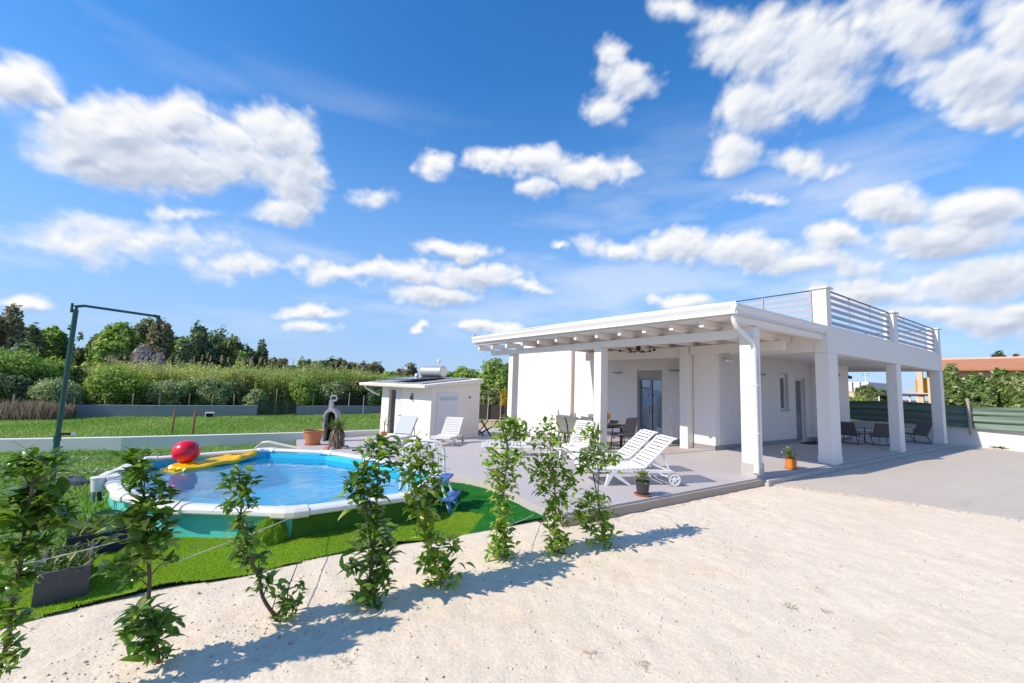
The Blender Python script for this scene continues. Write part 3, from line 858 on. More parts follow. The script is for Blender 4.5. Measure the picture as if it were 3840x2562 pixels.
# deck: flat by the gravel, then falling gently to the back
def poly_sheet(name, poly, zf, mat, kind='structure', step=.5, thick=.12, parent=None):
    """a slab with the outline poly (ccw), cut into strips so that it can follow the fall"""
    ysall = sorted(set([p[1] for p in poly] + [7., 25.]))
    ylo, yhi = min(p[1] for p in poly), max(p[1] for p in poly)
    mb = MB()
    def clip(pl, y, keep_above):
        out = []
        for i, p in enumerate(pl):
            q = pl[(i + 1) % len(pl)]
            a, b = (p[1] >= y, q[1] >= y) if keep_above else (p[1] <= y, q[1] <= y)
            if a:
                out.append(p)
            if a != b:
                t = (y - p[1]) / (q[1] - p[1])
                out.append((p[0] + t * (q[0] - p[0]), y))
        return out
    cuts = [y for y in (7., 25.) if ylo < y < yhi]
    bounds = [ylo] + cuts + [yhi]
    for a, b in zip(bounds[:-1], bounds[1:]):
        pl = clip(clip(poly, a, True), b, False)
        if len(pl) > 2:
            mb.prism(pl, lambda p: zf(p[1]) - thick, lambda p: zf(p[1]))
    o = mb.build(name, mat)
    o['kind'] = kind
    return o


deck = poly_sheet('deck', [(3.78, 4.36), (23.25, 4.36), (23.25, 18.), (13., 20.6), (6.2, 20.2), (4.4, 17.75), (2.3, 17.8), (1.75, 13.), (1.9, 11.), (3.0, 8.6), (3.5, 7.5), (3.85, 6.3), (3.72, 4.75)], zd, DECK, thick=.3)
mb = MB()
mb.box(3.8, 8.95, 4.31, 4.357, -.3, .105)
mb.build('deck_edge', KERB, bevel=.012)['kind'] = 'structure'
mb = MB()
mb.box(8.96, 23.35, 4.22, 4.357, -.3, .10)
mb.build('step_kerb', CONC, bevel=.012)['kind'] = 'structure'
# patio under the pergola behind the joint line
poly_sheet('patio', [(9.3, 7.05), (11.72, 6.97), (12.44, 7.6), (12.44, 12.2), (12.0, 17.0), (9.3, 17.0)], lambda y: zd(y) + .012, PATIO, thick=.06)
# concrete driveway on the right
mb = MB()
mb.prism([(9.12, 4.2), (9.86, 2.55), (10.22, 1.1), (11.1, -1.), (12., -9.), (24.3, -9.), (24.2, 4.2)], -.2, .012)
tag(mb.build('driveway', SLAB), None, None, None, 'structure')


# lawns
def lawn_z(x, y):
    z = zgv(y) + .05 * (fbm(x * 1.3, y * 1.3, 4, 31) - .5)
    z = z - .2 * (y < 5.0) * (x > -1.22)
    return z - .45 * np.clip((x - 2.6) / .8, 0, 1) * (y < 18.2)


xs = np.unique(np.concatenate([-spread(4, 60, 26, 1.6), np.arange(-4, 6., .12), spread(6, 40, 26, 1.4)]))
ys = np.unique(np.concatenate([np.arange(4.35, 19., .12), np.linspace(19, 46, 60)]))
grid_sheet('lawn', xs, ys, lawn_z, LAWN, hole=True)
mb = MB()
mb.prism([(9.5, 19.6), (14, 17.8), (40, 22), (46, 36), (26, 36.5), (16.5, 28.2)], lambda p: zg(p[1]) + .02, lambda p: zg(p[1]) + .05)
tag(mb.build('sandy_road', SAND), None, None, None, 'structure')


# ------------------------------------------------------------------ grass blades
def blades(name, x, y, z, h, w, mat, lean=.5, label=None, tri=True):
    n = len(x)
    a = RNG.uniform(0, 6.28, n)
    b = RNG.uniform(0, 6.28, n)
    l = RNG.uniform(0, lean, n) * h
    V = np.empty((n, 3, 3))
    V[:, 0] = np.stack([x - np.cos(a) * w, y - np.sin(a) * w, z - .01], -1)
    V[:, 1] = np.stack([x + np.cos(a) * w, y + np.sin(a) * w, z - .01], -1)
    V[:, 2] = np.stack([x + np.cos(b) * l, y + np.sin(b) * l, z + h], -1)
    o = raw_mesh(name, V.reshape(-1, 3), np.arange(3 * n).reshape(-1, 3), mat, kind='stuff')
    if label:
        tag(o, label, 'grass')
    return o


TURFP = [(-1.18, 4.50), (-.78, 4.60), (-.29, 4.68), (.26, 4.61), (.86, 4.73), (1.33, 4.73), (1.93, 4.65), (2.55, 4.64), (3.05, 5.1), (2.75, 5.45), (2.1, 5.45), (.70, 5.42), (-.38, 6.1), (-1.0, 5.9), (-1.25, 5.2)]
TURFD_P = [(2.55, 4.64), (2.76, 4.64), (3.74, 4.62), (3.84, 5.2), (3.90, 6.3), (3.62, 6.9), (3.2, 7.4), (2.85, 6.4), (2.1, 5.45), (2.75, 5.45), (3.05, 5.1)]


def turf_z(x, y):
    return .004 + .045 * fbm(x * 1.6, y * 1.6, 3, 41) + .02 * np.sin(x * 3.1 + y * 2.)


def turf(name, poly, mat, fmat, n, label, dz=0.):
    x0, x1 = min(p[0] for p in poly), max(p[0] for p in poly)
    y0, y1 = min(p[1] for p in poly), max(p[1] for p in poly)
    st = .06
    xs, ys = np.arange(x0, x1 + st, st), np.arange(y0, y1 + st, st)
    Xg, Yg = np.meshgrid(xs, ys)
    Z = turf_z(Xg, Yg) + dz
    nx, ny = len(xs), len(ys)
    i = (np.arange(ny - 1)[:, None] * nx + np.arange(nx - 1)[None]).ravel()
    F = np.stack([i, i + 1, i + nx + 1, i + nx], -1)
    cx, cy = Xg.ravel()[F].mean(1), Yg.ravel()[F].mean(1)
    F = F[inpoly(cx, cy, poly)]
    o = raw_mesh(name, np.stack([Xg, Yg, Z], -1).reshape(-1, 3), F, mat, smooth=True)
    o['kind'] = 'structure'
    x, y = RNG.uniform(x0, x1, n), RNG.uniform(y0, y1, n)
    k = inpoly(x, y, poly)
    x, y = x[k], y[k]
    blades(name + '_fibres', x, y, turf_z(x, y) + dz, RNG.uniform(.008, .018, len(x)), .0035, fmat, .9, label)


turf('artificial_turf', TURFP, TURF, G_TURF, 120000, 'short bright yellow-green fibres of the artificial turf in front of the pool')
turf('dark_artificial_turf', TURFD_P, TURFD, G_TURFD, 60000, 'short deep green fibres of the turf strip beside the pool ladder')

# natural lawn: near clover patch left of the pool, thinner towards the back
n = 130000
y = 4.6 + 12.8 * RNG.random(n) ** 1.5
x = RNG.uniform(-6.5, 2.6, n)
k = ~inpoly(x, y, POOLP) & ~inpoly(x, y, DECKP) & ~inpoly(x, y, TURFP) & (x > -1.2 - .62 * (y - 3.))
x, y = x[k], y[k]
z = lawn_z(x, y)
pat = fbm(x * .9, y * .9, 3, 61)
hh = np.where(pat > .47, RNG.uniform(.025, .06, len(x)), RNG.uniform(.03, .09, len(x)))
blades('lawn_grass', x, y, z, hh, .006 + .0006 * y, G_LAWN, 1.0, 'uneven grass growing left of the round pool')
# clover: small tilted leaves
n = 85000
y = 5.2 + 10.5 * RNG.random(n) ** 1.4
x = RNG.uniform(-6., .5, n)
k = ~inpoly(x, y, POOLP) & ~inpoly(x, y, TURFP) & (fbm(x * .9, y * .9, 3, 61) + RNG.normal(0, .07, n) > .47) & (x > -1.2 - .62 * (y - 3.))
x, y = x[k], y[k]
n = len(x)
z = lawn_z(x, y) + RNG.uniform(.02, .07, n)
s = RNG.uniform(.010, .022, n) * (1 + .04 * y)
a = RNG.uniform(0, 6.28, n)
e1 = np.stack([np.cos(a), np.sin(a), RNG.normal(0, .3, n)], -1) * s[:, None]
e2 = np.stack([-np.sin(a), np.cos(a), RNG.normal(0, .3, n)], -1) * s[:, None]
c = np.stack([x, y, z], -1)
V = np.stack([c - e1, c - e2, c + e1, c + e2], 1)
tag(raw_mesh('clover', V.reshape(-1, 3), np.arange(4 * n).reshape(-1, 4), G_CLOVER, kind='stuff'), 'pale clover spreading over the lawn left of the pool', 'clover')
# far lawn
n = 110000
y = RNG.uniform(17.9, 36., n)
x = RNG.uniform(-10, 12, n)
k = ~inpoly(x, y, DECKP)
x, y = x[k], y[k]
blades('far_lawn_grass', x, y, lawn_z(x, y), RNG.uniform(.04, .11, len(x)), .016, G_LAWN, 1.0, 'mown grass of the far lawn before the grey boundary wall')

# ------------------------------------------------------------------ house
H = thing('house', 'low white flat roofed house with roof terrace and pillared porch', 'house', (12.0, 7., 0))
mb = MB()
mw = MB()
# right block, its front wall with window and door openings (plane y = 6.92)
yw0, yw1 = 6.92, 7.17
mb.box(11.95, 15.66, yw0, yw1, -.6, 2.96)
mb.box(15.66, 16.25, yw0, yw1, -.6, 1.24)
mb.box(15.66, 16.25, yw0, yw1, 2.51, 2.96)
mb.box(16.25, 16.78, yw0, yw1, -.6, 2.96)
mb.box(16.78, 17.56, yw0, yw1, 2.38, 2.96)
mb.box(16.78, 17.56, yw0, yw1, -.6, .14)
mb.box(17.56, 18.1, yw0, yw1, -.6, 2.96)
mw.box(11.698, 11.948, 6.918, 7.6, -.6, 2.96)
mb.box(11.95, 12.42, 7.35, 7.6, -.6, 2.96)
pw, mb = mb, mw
# back room behind the porch
MB().box(18.1, 20.1, 6.42, 12., -.6, 2.96).build('wall', WALL, H, True, .006)
# recessed wall with the glass door (plane x = 12.42)
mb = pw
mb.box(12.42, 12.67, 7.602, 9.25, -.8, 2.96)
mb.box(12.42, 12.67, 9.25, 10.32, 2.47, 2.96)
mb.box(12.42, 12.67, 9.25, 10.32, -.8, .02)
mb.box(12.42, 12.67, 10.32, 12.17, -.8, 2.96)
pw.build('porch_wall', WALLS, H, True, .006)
mw.build('wall', WALL, H, True, .006)
mb = MB()
# left walls, two shallow steps forward
mb.box(12.34, 12.67, 12.17, 13.70, -1., 3.45)
mb.box(12.28, 12.67, 13.702, 18.05, -1.2, 3.45)
mb.box(12.67, 20., 17.8, 18.05, -1.2, 3.3)
mb.build('wall', WALL, H, True, .006)
# inside: plain room seen through the glass door
mb = MB()
mb.box(14.2, 14.3, 8.2, 12., -.05, 2.9)
mb.box(12.68, 14.2, 12., 12.1, -.05, 2.9)
mb.box(12.68, 14.3, 8.1, 12.1, -.15, -.05)
mb.build('inner_room', INNER, H, True)  # ceiling left out, for light from the added roof opening
# roof slab, terrace and porch beams
mb = MB()
mb.box(12.44, 23.1, 4.66, 8.4, 2.961, 3.5)
mb.box(12.44, 12.95, 8.4, 11.8, 2.961, 3.5).box(14.15, 23.1, 8.4, 11.8, 2.961, 3.5)  # roof opening added to brighten the room behind the glass door
mb.box(12.44, 23.1, 11.8, 17.55, 2.961, 3.5)
mb.box(11.72, 12.438, 6.93, 12.1, 2.961, 3.5)
mb.build('roof', WALL, H, True, .006)
mb = MB()
mb.box(12.43, 23.12, 4.35, 4.66, 2.88, 3.58)
mb.box(12.43, 12.7, 4.662, 6.9, 2.90, 3.58)
mb.box(22.82, 23.12, 4.662, 12., 2.88, 3.58)
mb.build('porch_beam', WALL, H, True, .008)
# parapet of the roof over the pergola, slightly falling
p = MB()
p.hexa([(12.282, 7.22, 3.505), (12.50, 7.22, 3.505), (12.50, 18.37, 3.452), (12.282, 18.37, 3.452),
        (12.282, 7.22, 4.46), (12.50, 7.22, 4.46), (12.50, 18.37, 4.63), (12.282, 18.37, 4.63)])
p.build('parapet', WALL, H, True, .008)
p = MB()
p.hexa([(12.255, 7.19, 4.462), (12.53, 7.19, 4.462), (12.53, 18.40, 4.632), (12.255, 18.40, 4.632),
        (12.255, 7.19, 4.51), (12.53, 7.19, 4.51), (12.53, 18.40, 4.68), (12.255, 18.40, 4.68)])
p.build('parapet_cap', METALW, H, True, .006)
# pillars
PIL = [(12.43, 12.98, 4.352, 4.66), (17.6, 18.04, 4.352, 4.62), (22.74, 23.14, 4.352, 4.66)]
for i, (x0, x1, y0, y1) in enumerate(PIL):
    q = MB().box(x0, x1, y0 - .004, y1, -.1, 2.878).build('pillar', WALL, H, True, .012)
    MB().box(x0 - .012, x1 + .012, y0 - .016, y1 + .012, .125, .30 if i == 0 else .22).build('pillar_base', WALL, q, True, .01)
POSTS = [(12.43, 12.72, 4.352, 4.66), (17.6, 17.98, 4.352, 4.62), (22.8, 23.12, 4.352, 4.66)]
for x0, x1, y0, y1 in POSTS:
    q = MB().box(x0, x1, y0, y1, 3.582, 4.52).build('terrace_post', WALL, H, True, .01)
    MB().box(x0 - .05, x1 + .05, y0 - .05, y1 + .05, 4.522, 4.565).build('post_cap', METALW, q, True, .006)


def railing(x0, y0, x1, y1, bays, z0=3.60, zt=4.53):
    a, b = Vector((x0, y0, 0)), Vector((x1, y1, 0))
    q = MB().bar((x0, y0, zt), (x1, y1, zt), .05, .025).build('railing', DARKM, H, True, .004)
    for z in (3.70, 3.875, 4.05, 4.22, 4.385):
        MB().bar((x0, y0, z), (x1, y1, z), .022, .092).build('rail_slat', RAIL, q, True, .003)
    for i in range(bays + 1):
        t = (i + (.04 if i == 0 else (-.04 if i == bays else 0))) / bays
        p = a.lerp(b, t)
        d = (b - a).normalized()
        nrm = Vector((-d.y, d.x, 0)) * .03
        MB().bar((p.x + nrm.x, p.y + nrm.y, z0 - .02), (p.x + nrm.x, p.y + nrm.y, zt - .013), .035, .035, (1, 0, 0)).build('baluster', RAIL, q, True, .003)


railing(12.74, 4.47, 17.58, 4.47, 3)
railing(18., 4.47, 22.78, 4.47, 4)
railing(12.56, 4.68, 12.56, 7.18, 2)
railing(22.98, 4.68, 22.98, 10.5, 3)
# right part of the parapet wall seen through the railing
MB().box(14.5, 19.5, 10.4, 10.65, 3.502, 4.35).build('terrace_wall', WALL, H, True, .01)
# skirting
for bx in ((11.685, 11.697, 6.905, 7.58, .10, .26), (11.685, 16.76, 6.905, 6.917, .10, .26), (17.58, 18.1, 6.905, 6.92, .10, .26), (18.085, 18.1, 6.405, 6.904, .10, .26),
           (18.085, 20.11, 6.389, 6.404, .10, .26), (12.405, 12.42, 7.61, 9.2, -.05, .20), (12.405, 12.42, 10.4, 12.17, -.25, .12)):
    MB().box(*bx).build('skirting', SKIRT, H, True)
# glass sliding door
d = thing('sliding_door', None, None, (12.5, 9.25, 0))
d.parent = H
d.location = (.5, 2.25, 0)
mb = MB()
mb.box(12.50, 12.60, 9.252, 9.33, .03, 2.18).box(12.50, 12.60, 10.24, 10.318, .03, 2.18)
mb.box(12.50, 12.60, 9.33, 10.24, .03, .10).box(12.50, 12.60, 9.33, 10.24, 2.12, 2.18)
mb.box(12.51, 12.59, 9.745, 9.83, .10, 2.12)
mb.build('door_frame', ALU, d, True, .004)
MB().box(12.545, 12.551, 9.33, 9.745, .10, 2.12).build('pane', GLASS, d, True)
MB().box(12.545, 12.551, 9.83, 10.24, .10, 2.12).build('pane', GLASS, d, True)
MB().box(12.46, 12.64, 9.252, 10.318, 2.182, 2.468).build('shutter_box', pmat('grey_stained_plaster', (.36, .35, .34), .85, var=.25, vscale=5., dirt=.5), d, True, .004)
MB().box(12.36, 12.47, 9.2, 10.4, -.02, .028).build('sill', CONC, d, True, .005)
MB().tube([(12.475, 9.79, .95), (12.455, 9.79, .97), (12.455, 9.79, 1.18), (12.475, 9.79, 1.2)], .009).build('handle', DARKM, d, True)
mb = MB().box(12.43, 12.455, 10.35, 10.42, .02, 2.44)
mb.build('shutter_guide', ALU, d, True, .003)
# picture hanging inside, a sea blue canvas
pc = thing('picture', 'blue sea painting with a dark shape, hanging inside behind the glass door', 'picture', (12.6, 9.75, 1.6))
MB().box(12.562, 12.575, 9.50, 10.10, 1.27, 1.78).build('canvas', PAINTING, pc, True, .004)
mb = MB()
mb.add([(12.560, 9.98, 1.60), (12.560, 9.9, 1.66), (12.560, 9.8, 1.67), (12.560, 9.7, 1.60), (12.560, 9.66, 1.52), (12.560, 9.75, 1.55), (12.560, 9.85, 1.57), (12.560, 9.93, 1.55)], [(0, 1, 2, 3, 4, 5, 6, 7)])
mb.build('painted_shape', PAINTD, pc, True)
# window and white door in the right block
wv = thing('window', None, None)
wv.parent = H
wv.location = (3.66, -.08, 1.24)
mb = MB()
mb.box(15.662, 15.72, 7.03, 7.09, 1.242, 2.508).box(16.19, 16.248, 7.03, 7.09, 1.242, 2.508)
mb.box(15.72, 16.19, 7.03, 7.09, 1.242, 1.30).box(15.72, 16.19, 7.03, 7.09, 2.34, 2.508)
mb.build('window_frame', METALW, wv, True, .004)
MB().box(15.72, 16.19, 7.058, 7.064, 1.30, 2.34).build('pane', GLASS, wv, True)
MB().box(15.63, 16.28, 6.88, 7.03, 1.205, 1.238).build('sill', CONC, wv, True, .004)
dv = thing('door', None, None)
dv.parent = H
dv.location = (4.78, -.08, 0)
mb = MB()
mb.box(16.782, 16.85, 7.02, 7.08, .142, 2.378).box(17.49, 17.558, 7.02, 7.08, .142, 2.378).box(16.85, 17.49, 7.02, 7.08, 2.30, 2.378)
mb.build('door_frame', METALW, dv, True, .004)
MB().box(16.85, 17.49, 7.05, 7.058, 1.05, 2.30).build('pane', GLASS, dv, True)
MB().box(16.85, 17.49, 7.03, 7.075, .145, 1.05).build('door_panel', ALU, dv, True, .004)
MB().tube([(16.90, 7.03, 1.1), (16.90, 6.99, 1.1), (17.0, 6.99, 1.1)], .011).build('handle', DARKM, dv, True)
for (y, z) in ((8.54, 1.84), (8.88, 1.14), (8.86, .40)):
    q = MB().box(12.402, 12.42, y - .055, y + .055, z - .075, z + .075).build('socket', SOCKM, H, True, .012)
    MB().box(12.399, 12.403, y - .03, y + .03, z - .045, z + .045).build('socket_lid', METALW, q, True)
MB().box(16.60, 16.68, 6.90, 6.92, .42, .56).build('socket', SOCKM, H, True, .01)


def wall_lamp(label, x, y, z, axis, mat=ALU):
    t = thing('wall_lamp', label, 'lamp', (x, y, z), 0, 'lamps fixed to the house walls')
    if axis == 'x':
        MB().box(-.02, 0, -.14, .14, -.07, .09).build('back_plate', METALW, t, bevel=.008)
        MB().box(-.16, -.021, -.17, .17, -.075, -.03).build('lamp_shade', mat, t, bevel=.008)
    else:
        MB().box(-.12, .12, -.02, 0, -.06, .06).build('back_plate', METALW, t, bevel=.008)
        MB().box(-.16, .16, -.14, -.021, -.05, .01).build('lamp_shade', mat, t, bevel=.008)
    return t


wall_lamp('small up-and-down wall lamp left of the glass door', 12.42, 11.2, 2.44, 'x')
wall_lamp('small up-and-down wall lamp right of the glass door', 12.42, 8.72, 2.50, 'x')
wall_lamp('wide flat wall lamp on the shaded porch wall beside the narrow window', 14.25, 6.92, 2.42, 'y')
t = thing('spotlight', 'white double floodlight under the beam at the shaded house corner', 'lamp', (12.3, 6.92, 2.75))
MB().box(-.03, .03, -.04, 0, -.05, .05).build('mount', SOCKM, t, bevel=.008)
for s_ in (-.09, .12):
    MB().lathe([(0, -.08), (.035, -.08), (.05, .06), (.04, .08), (0, .08)], (s_, -.09, -.02), 14, 'x').build('lamp_head', SOCKM, t, smooth=True)
t = thing('alarm_siren', 'orange alarm light on the porch wall behind the big pillar', 'alarm', (18.9, 6.42, 2.62))
MB().box(-.14, .14, -.1, 0, -.09, .0).build('cover', ORANGEP, t, bevel=.02)
MB().box(-.13, .13, -.09, 0, .002, .16).build('case', SOCKM, t, bevel=.02)
t = thing('security_camera', 'black bracket camera at the outer edge of the porch wall', 'camera', (20.1, 6.5, 2.6))
MB().box(-.02, 0.02, -.08, .08, -.08, .08).build('mount', SOCKM, t, bevel=.01)
MB().tube([(.02, 0, 0), (.14, -.02, .03), (.2, -.04, -.02)], .025).build('bracket', DARKM, t, smooth=True)
MB().lathe([(0, 0), (.055, 0), (.06, .2), (0, .2)], (.18, -.04, -.06), 12, 'x').build('camera_body', DARKM, t, smooth=True)
tag(MB().box(16.5, 17.7, 6.35, 6.75, .13, .15).build('doormat', MATD, bevel=.006), 'black doormat before the white porch door', 'doormat')

# ------------------------------------------------------------------ pergola
P = thing('pergola', 'white timber pergola with gutter built against the house front', 'pergola', (8.9, 4.5, .1))
for i, y in enumerate((4.41, 8.67, 13.23)):
    q = MB().box(8.87, 9.15, y, y + .28, zd(y) - .05, 2.958).build('post', TIMBER, P, True, .008)
    if i == 0:
        MB().box(8.852, 9.168, y - .018, y + .298, zd(y) - .02, zd(y) + .26).build('post_base', CONC, q, True, .012)
MB().box(11.42, 11.70, 7.62, 7.88, .08, 3.13).build('wall_post', TIMBER, P, True, .008)
MB().box(12.06, 12.33, 12.18, 12.46, -.3, 3.13).build('wall_post', TIMBER, P, True, .008)
MB().tube([(12.22, 13.66, -.4), (12.22, 13.66, 3.44)], .045, 10).build('downpipe', pmat('beige_pipe', (.52, .46, .40), .6), P, True, smooth=True)
mb = MB().box(8.88, 9.14, 4.40, 14.9, 2.96, 3.138)
mb.build('front_beam', TIMBER, P, True, .008)
mb = MB().box(11.52, 11.69, 7.9, 12.1, 2.82, 3.138)
mb.build('ledger_beam', TIMBER, P, True, .008)
mb = MB().box(11.52, 11.69, 5.0, 7.6, 2.9, 3.138)
mb.build('ledger_beam', TIMBER, P, True, .008)
RY = [11.97, 11.02, 10.11, 9.23, 8.37, 7.54, 6.75, 5.98, 5.23]
for y in RY:
    x1 = 12.41 if y < 6.85 else 11.70
    MB().hexa([(8.36, y - .055, 3.17), (x1, y - .055, 3.14), (x1, y + .055, 3.14), (8.36, y + .055, 3.17),
               (8.36, y - .055, 3.326), (x1, y - .055, 3.326), (x1, y + .055, 3.326), (8.36, y + .055, 3.326)]).build('rafter', TIMBER, P, True, .006)
for y in (12.96, 13.98, 15.0):
    MB().box(8.36, 9.13, y - .055, y + .055, 3.14, 3.326).build('rafter', TIMBER, P, True, .006)  # stubs only, cut short so the sun reaches the left wall
MB().box(8.30, 12.42, 4.43, 4.53, 3.19, 3.326).build('side_fascia', TIMBER, P, True, .006)
mb = MB()
mb.box(8.30, 11.70, 4.44, 12.5, 3.33, 3.47)
mb.box(8.285, 8.64, 12.501, 15.2, 3.335, 3.44)  # narrow strip; left bay shaped open so the wall behind stays sunlit
mb.box(11.70, 12.428, 4.44, 6.90, 3.33, 3.47)
mb.build('roof', TIMBER, P, True, .006)
# gutter, moulded face
gp = [(0, 0), (.015, .06), (.0, .10), (-.03, .17), (-.03, .235), (-.012, .24), (-.005, .20), (.11, .20), (.11, 0)]
g = MB()
n = len(gp)
for (y, dz) in ((4.36, 0.), (15.25, .10)):
    for (a, b) in gp:
        g.v.append((8.17 + a, y, 3.35 + b + dz))
g.f += [tuple(range(n)), tuple(range(n, 2 * n))[::-1]] + [(i, n + i, n + (i + 1) % n, (i + 1) % n) for i in range(n)]
q = g.build('gutter', METALW, P, True, .003)
MB().lathe([(0, -.03), (.06, -.03), (.06, .03), (0, .03)], (8.2, 15.15, 3.74), 14, 'y').build('gutter_end', METALW, q, True, .004)
g = MB()
for x in (8.14, 12.80):
    for (a, b) in gp:
        g.v.append((x, 4.41 + a * .9 - .04, 3.345 + b * .86))
g.f += [tuple(range(n))[::-1], tuple(range(n, 2 * n))] + [(i, (i + 1) % n, n + (i + 1) % n, n + i) for i in range(n)]
g.build('side_gutter', METALW, P, True, .003)
MB().tube([(8.27, 4.47, 3.37), (8.27, 4.47, 3.22), (8.34, 4.46, 3.10), (8.58, 4.42, 2.96), (8.76, 4.38, 2.84), (8.82, 4.37, 2.70), (8.82, 4.37, .42), (8.80, 4.36, .30), (8.74, 4.34, .22)], .052, 14).build('downpipe', METALW, P, True, smooth=True)
for z in (1.0, 1.95):
    MB().tube([(8.77, 4.42, z), (8.765, 4.36, z), (8.80, 4.31, z), (8.87, 4.31, z), (8.90, 4.40, z)], .012, 6).build('pipe_bracket', METALW, P, True)
MB().tube([(9.02, 4.39, 2.5), (9.02, 4.39, .3)], .016, 8).build('cable_conduit', METALW, P, True, smooth=True)

# chandelier of leafy branches
t = thing('ceiling_lamp', 'dark bronze branch chandelier hanging under the pergola roof', 'lamp', (10.1, 8.35, 3.14))
MB().lathe([(0, 0.19), (.06, .19), (.07, .12), (.055, 0), (0, 0)], (0, 0, -.2), 14).build('mount', BRONZE, t, smooth=True)
for k in range(7):
    a = k * 6.283 / 7 + .3
    rr = .34 + .1 * (k % 3)
    q = MB().tube([(0, 0, -.2), (math.cos(a) * rr * .5, math.sin(a) * rr * .5, -.25), (math.cos(a) * rr, math.sin(a) * rr, -.215)], [.014, .010, .008], 6).build('lamp_arm', BRONZE, t)
    MB().lathe([(0, -.02), (.03, -.015), (.042, .02), (.03, .05), (0, .05)], (math.cos(a) * rr, math.sin(a) * rr, -.22), 10).build('bulb_cup', BRONZE, q, smooth=True)

# ------------------------------------------------------------------ pool
def inset(poly, d):
    out = []
    n = len(poly)
    for i in range(n):
        p0, p1, p2 = Vector(poly[i - 1]), Vector(poly[i]), Vector(poly[(i + 1) % n])
        e1, e2 = (p1 - p0).normalized(), (p2 - p1).normalized()
        n1, n2 = Vector((-e1.y, e1.x)), Vector((-e2.y, e2.x))
        b = (n1 + n2).normalized()
        out.append(tuple(p1 + b * (d / max(.3, b.dot(n1)))))
    return out


PO = thing('swimming_pool', 'round above-ground pool with turquoise wall and grey-white rim', 'pool', (.8, 7.6, 0))
outp, inp, inp2 = POOLP, inset(POOLP, .05), inset(POOLP, .055)
n = len(outp)


def ring_wall(a, b, z0, z1):
    mb = MB()
    k = len(a)
    mb.v = [(x, y, z0) for x, y in a] + [(x, y, z1) for x, y in a] + [(x, y, z1) for x, y in b] + [(x, y, z0) for x, y in b]
    for i in range(k):
        j = (i + 1) % k
        mb.f += [(i, j, k + j, k + i), (k + i, k + j, 2 * k + j, 2 * k + i), (2 * k + i, 2 * k + j, 3 * k + j, 3 * k + i), (3 * k + i, 3 * k + j, j, i)]
    return mb


ring_wall(outp, inp, -.35, .285).build('pool_wall', POOLW, PO, True)
ln = MB()
k = len(inp2)
ln.v = [(x, y, .30) for x, y in inp2] + [(x, y, -.25) for x, y in inp2]
ln.f = [(i, (i + 1) % k, k + (i + 1) % k, k + i) for i in range(k)] + [tuple(range(k, 2 * k))]
ln.build('liner', LINER, PO, True)
rp = [(.105, -.045), (.12, -.025), (.12, .012), (.09, .032), (.03, .04), (-.05, .032), (-.065, .018), (-.065, -.008), (-.045, -.015), (.08, -.038)]
for i in range(n):
    a, b = Vector(outp[i]), Vector(outp[(i + 1) % n])
    e = (b - a).normalized()
    nr = Vector((e.y, -e.x))
    a2, b2 = a + e * .10, b - e * .10
    # rim rail, widened outward
    mb = MB().sweep((a2.x, a2.y, .325), (b2.x, b2.y, .325), rp, (nr.x, nr.y, 0))
    mb.build('rim_rail', RIM, PO, True, .006)
cap = []
for i in range(n):
    p0, p1, p2 = Vector(outp[i - 1]), Vector(outp[i]), Vector(outp[(i + 1) % n])
    e1, e2 = (p1 - p0).normalized(), (p2 - p1).normalized()
    mb = MB()
    sec = []
    ca = [(.118, -.058), (.138, -.034), (.138, .016), (.10, .042), (.03, .05), (-.055, .042), (-.078, .022), (-.078, -.018)]
    bis = (Vector((e1.y, -e1.x)) + Vector((e2.y, -e2.x))).normalized()
    for (pt, nr) in ((p1 - e1 * .16, Vector((e1.y, -e1.x))), (p1 - e1 * .05, bis), (p1 + e2 * .05, bis), (p1 + e2 * .16, Vector((e2.y, -e2.x)))):
        sec.append([(pt.x + nr.x * s_, pt.y + nr.y * s_, .325 + h_) for s_, h_ in ca])
    m_ = len(ca)
    for s_ in sec:
        mb.v += s_
    for q in range(3):
        for j in range(m_):
            mb.f.append((q * m_ + j, q * m_ + (j + 1) % m_, (q + 1) * m_ + (j + 1) % m_, (q + 1) * m_ + j))
    mb.f += [tuple(range(m_))[::-1], tuple(range(3 * m_, 4 * m_))]
    mb.build('joint_cover', CAPM if i in (1, 0) else RIM, PO, True, .008)
# turf laid up against the wall on the ladder side
mb = MB()
a, b = Vector(outp[1]), Vector(outp[2])
e = (b - a).normalized()
nr = Vector((e.y, -e.x))
for (p, q) in ((a + e * .02, b), ):
    mb.hexa([(p.x + nr.x * .012, p.y + nr.y * .012, -.05), (q.x + nr.x * .012, q.y + nr.y * .012, -.05), (q.x + nr.x * .05, q.y + nr.y * .05, -.05), (p.x + nr.x * .05, p.y + nr.y * .05, -.05),
             (p.x + nr.x * .012, p.y + nr.y * .012, .268), (q.x + nr.x * .012, q.y + nr.y * .012, .268), (q.x + nr.x * .03, q.y + nr.y * .03, .268), (p.x + nr.x * .03, p.y + nr.y * .03, .268)])
b2 = Vector(outp[3])
e2 = (b2 - b).normalized()
n2 = Vector((e2.y, -e2.x))
mb.hexa([(b.x + n2.x * .012, b.y + n2.y * .012, -.05), (b2.x + n2.x * .012, b2.y + n2.y * .012, -.05), (b2.x + n2.x * .05, b2.y + n2.y * .05, -.05), (b.x + n2.x * .05, b.y + n2.y * .05, -.05),
         (b.x + n2.x * .012, b.y + n2.y * .012, .268), (b2.x + n2.x * .012, b2.y + n2.y * .012, .268), (b2.x + n2.x * .03, b2.y + n2.y * .03, .268), (b.x + n2.x * .03, b.y + n2.y * .03, .268)])
mb.build('turf_skirt', pmat('turf_skirt_green', (.055, .15, .012), .95, var=.25, vscale=12., bump=.6, bscale=120.), PO, True)
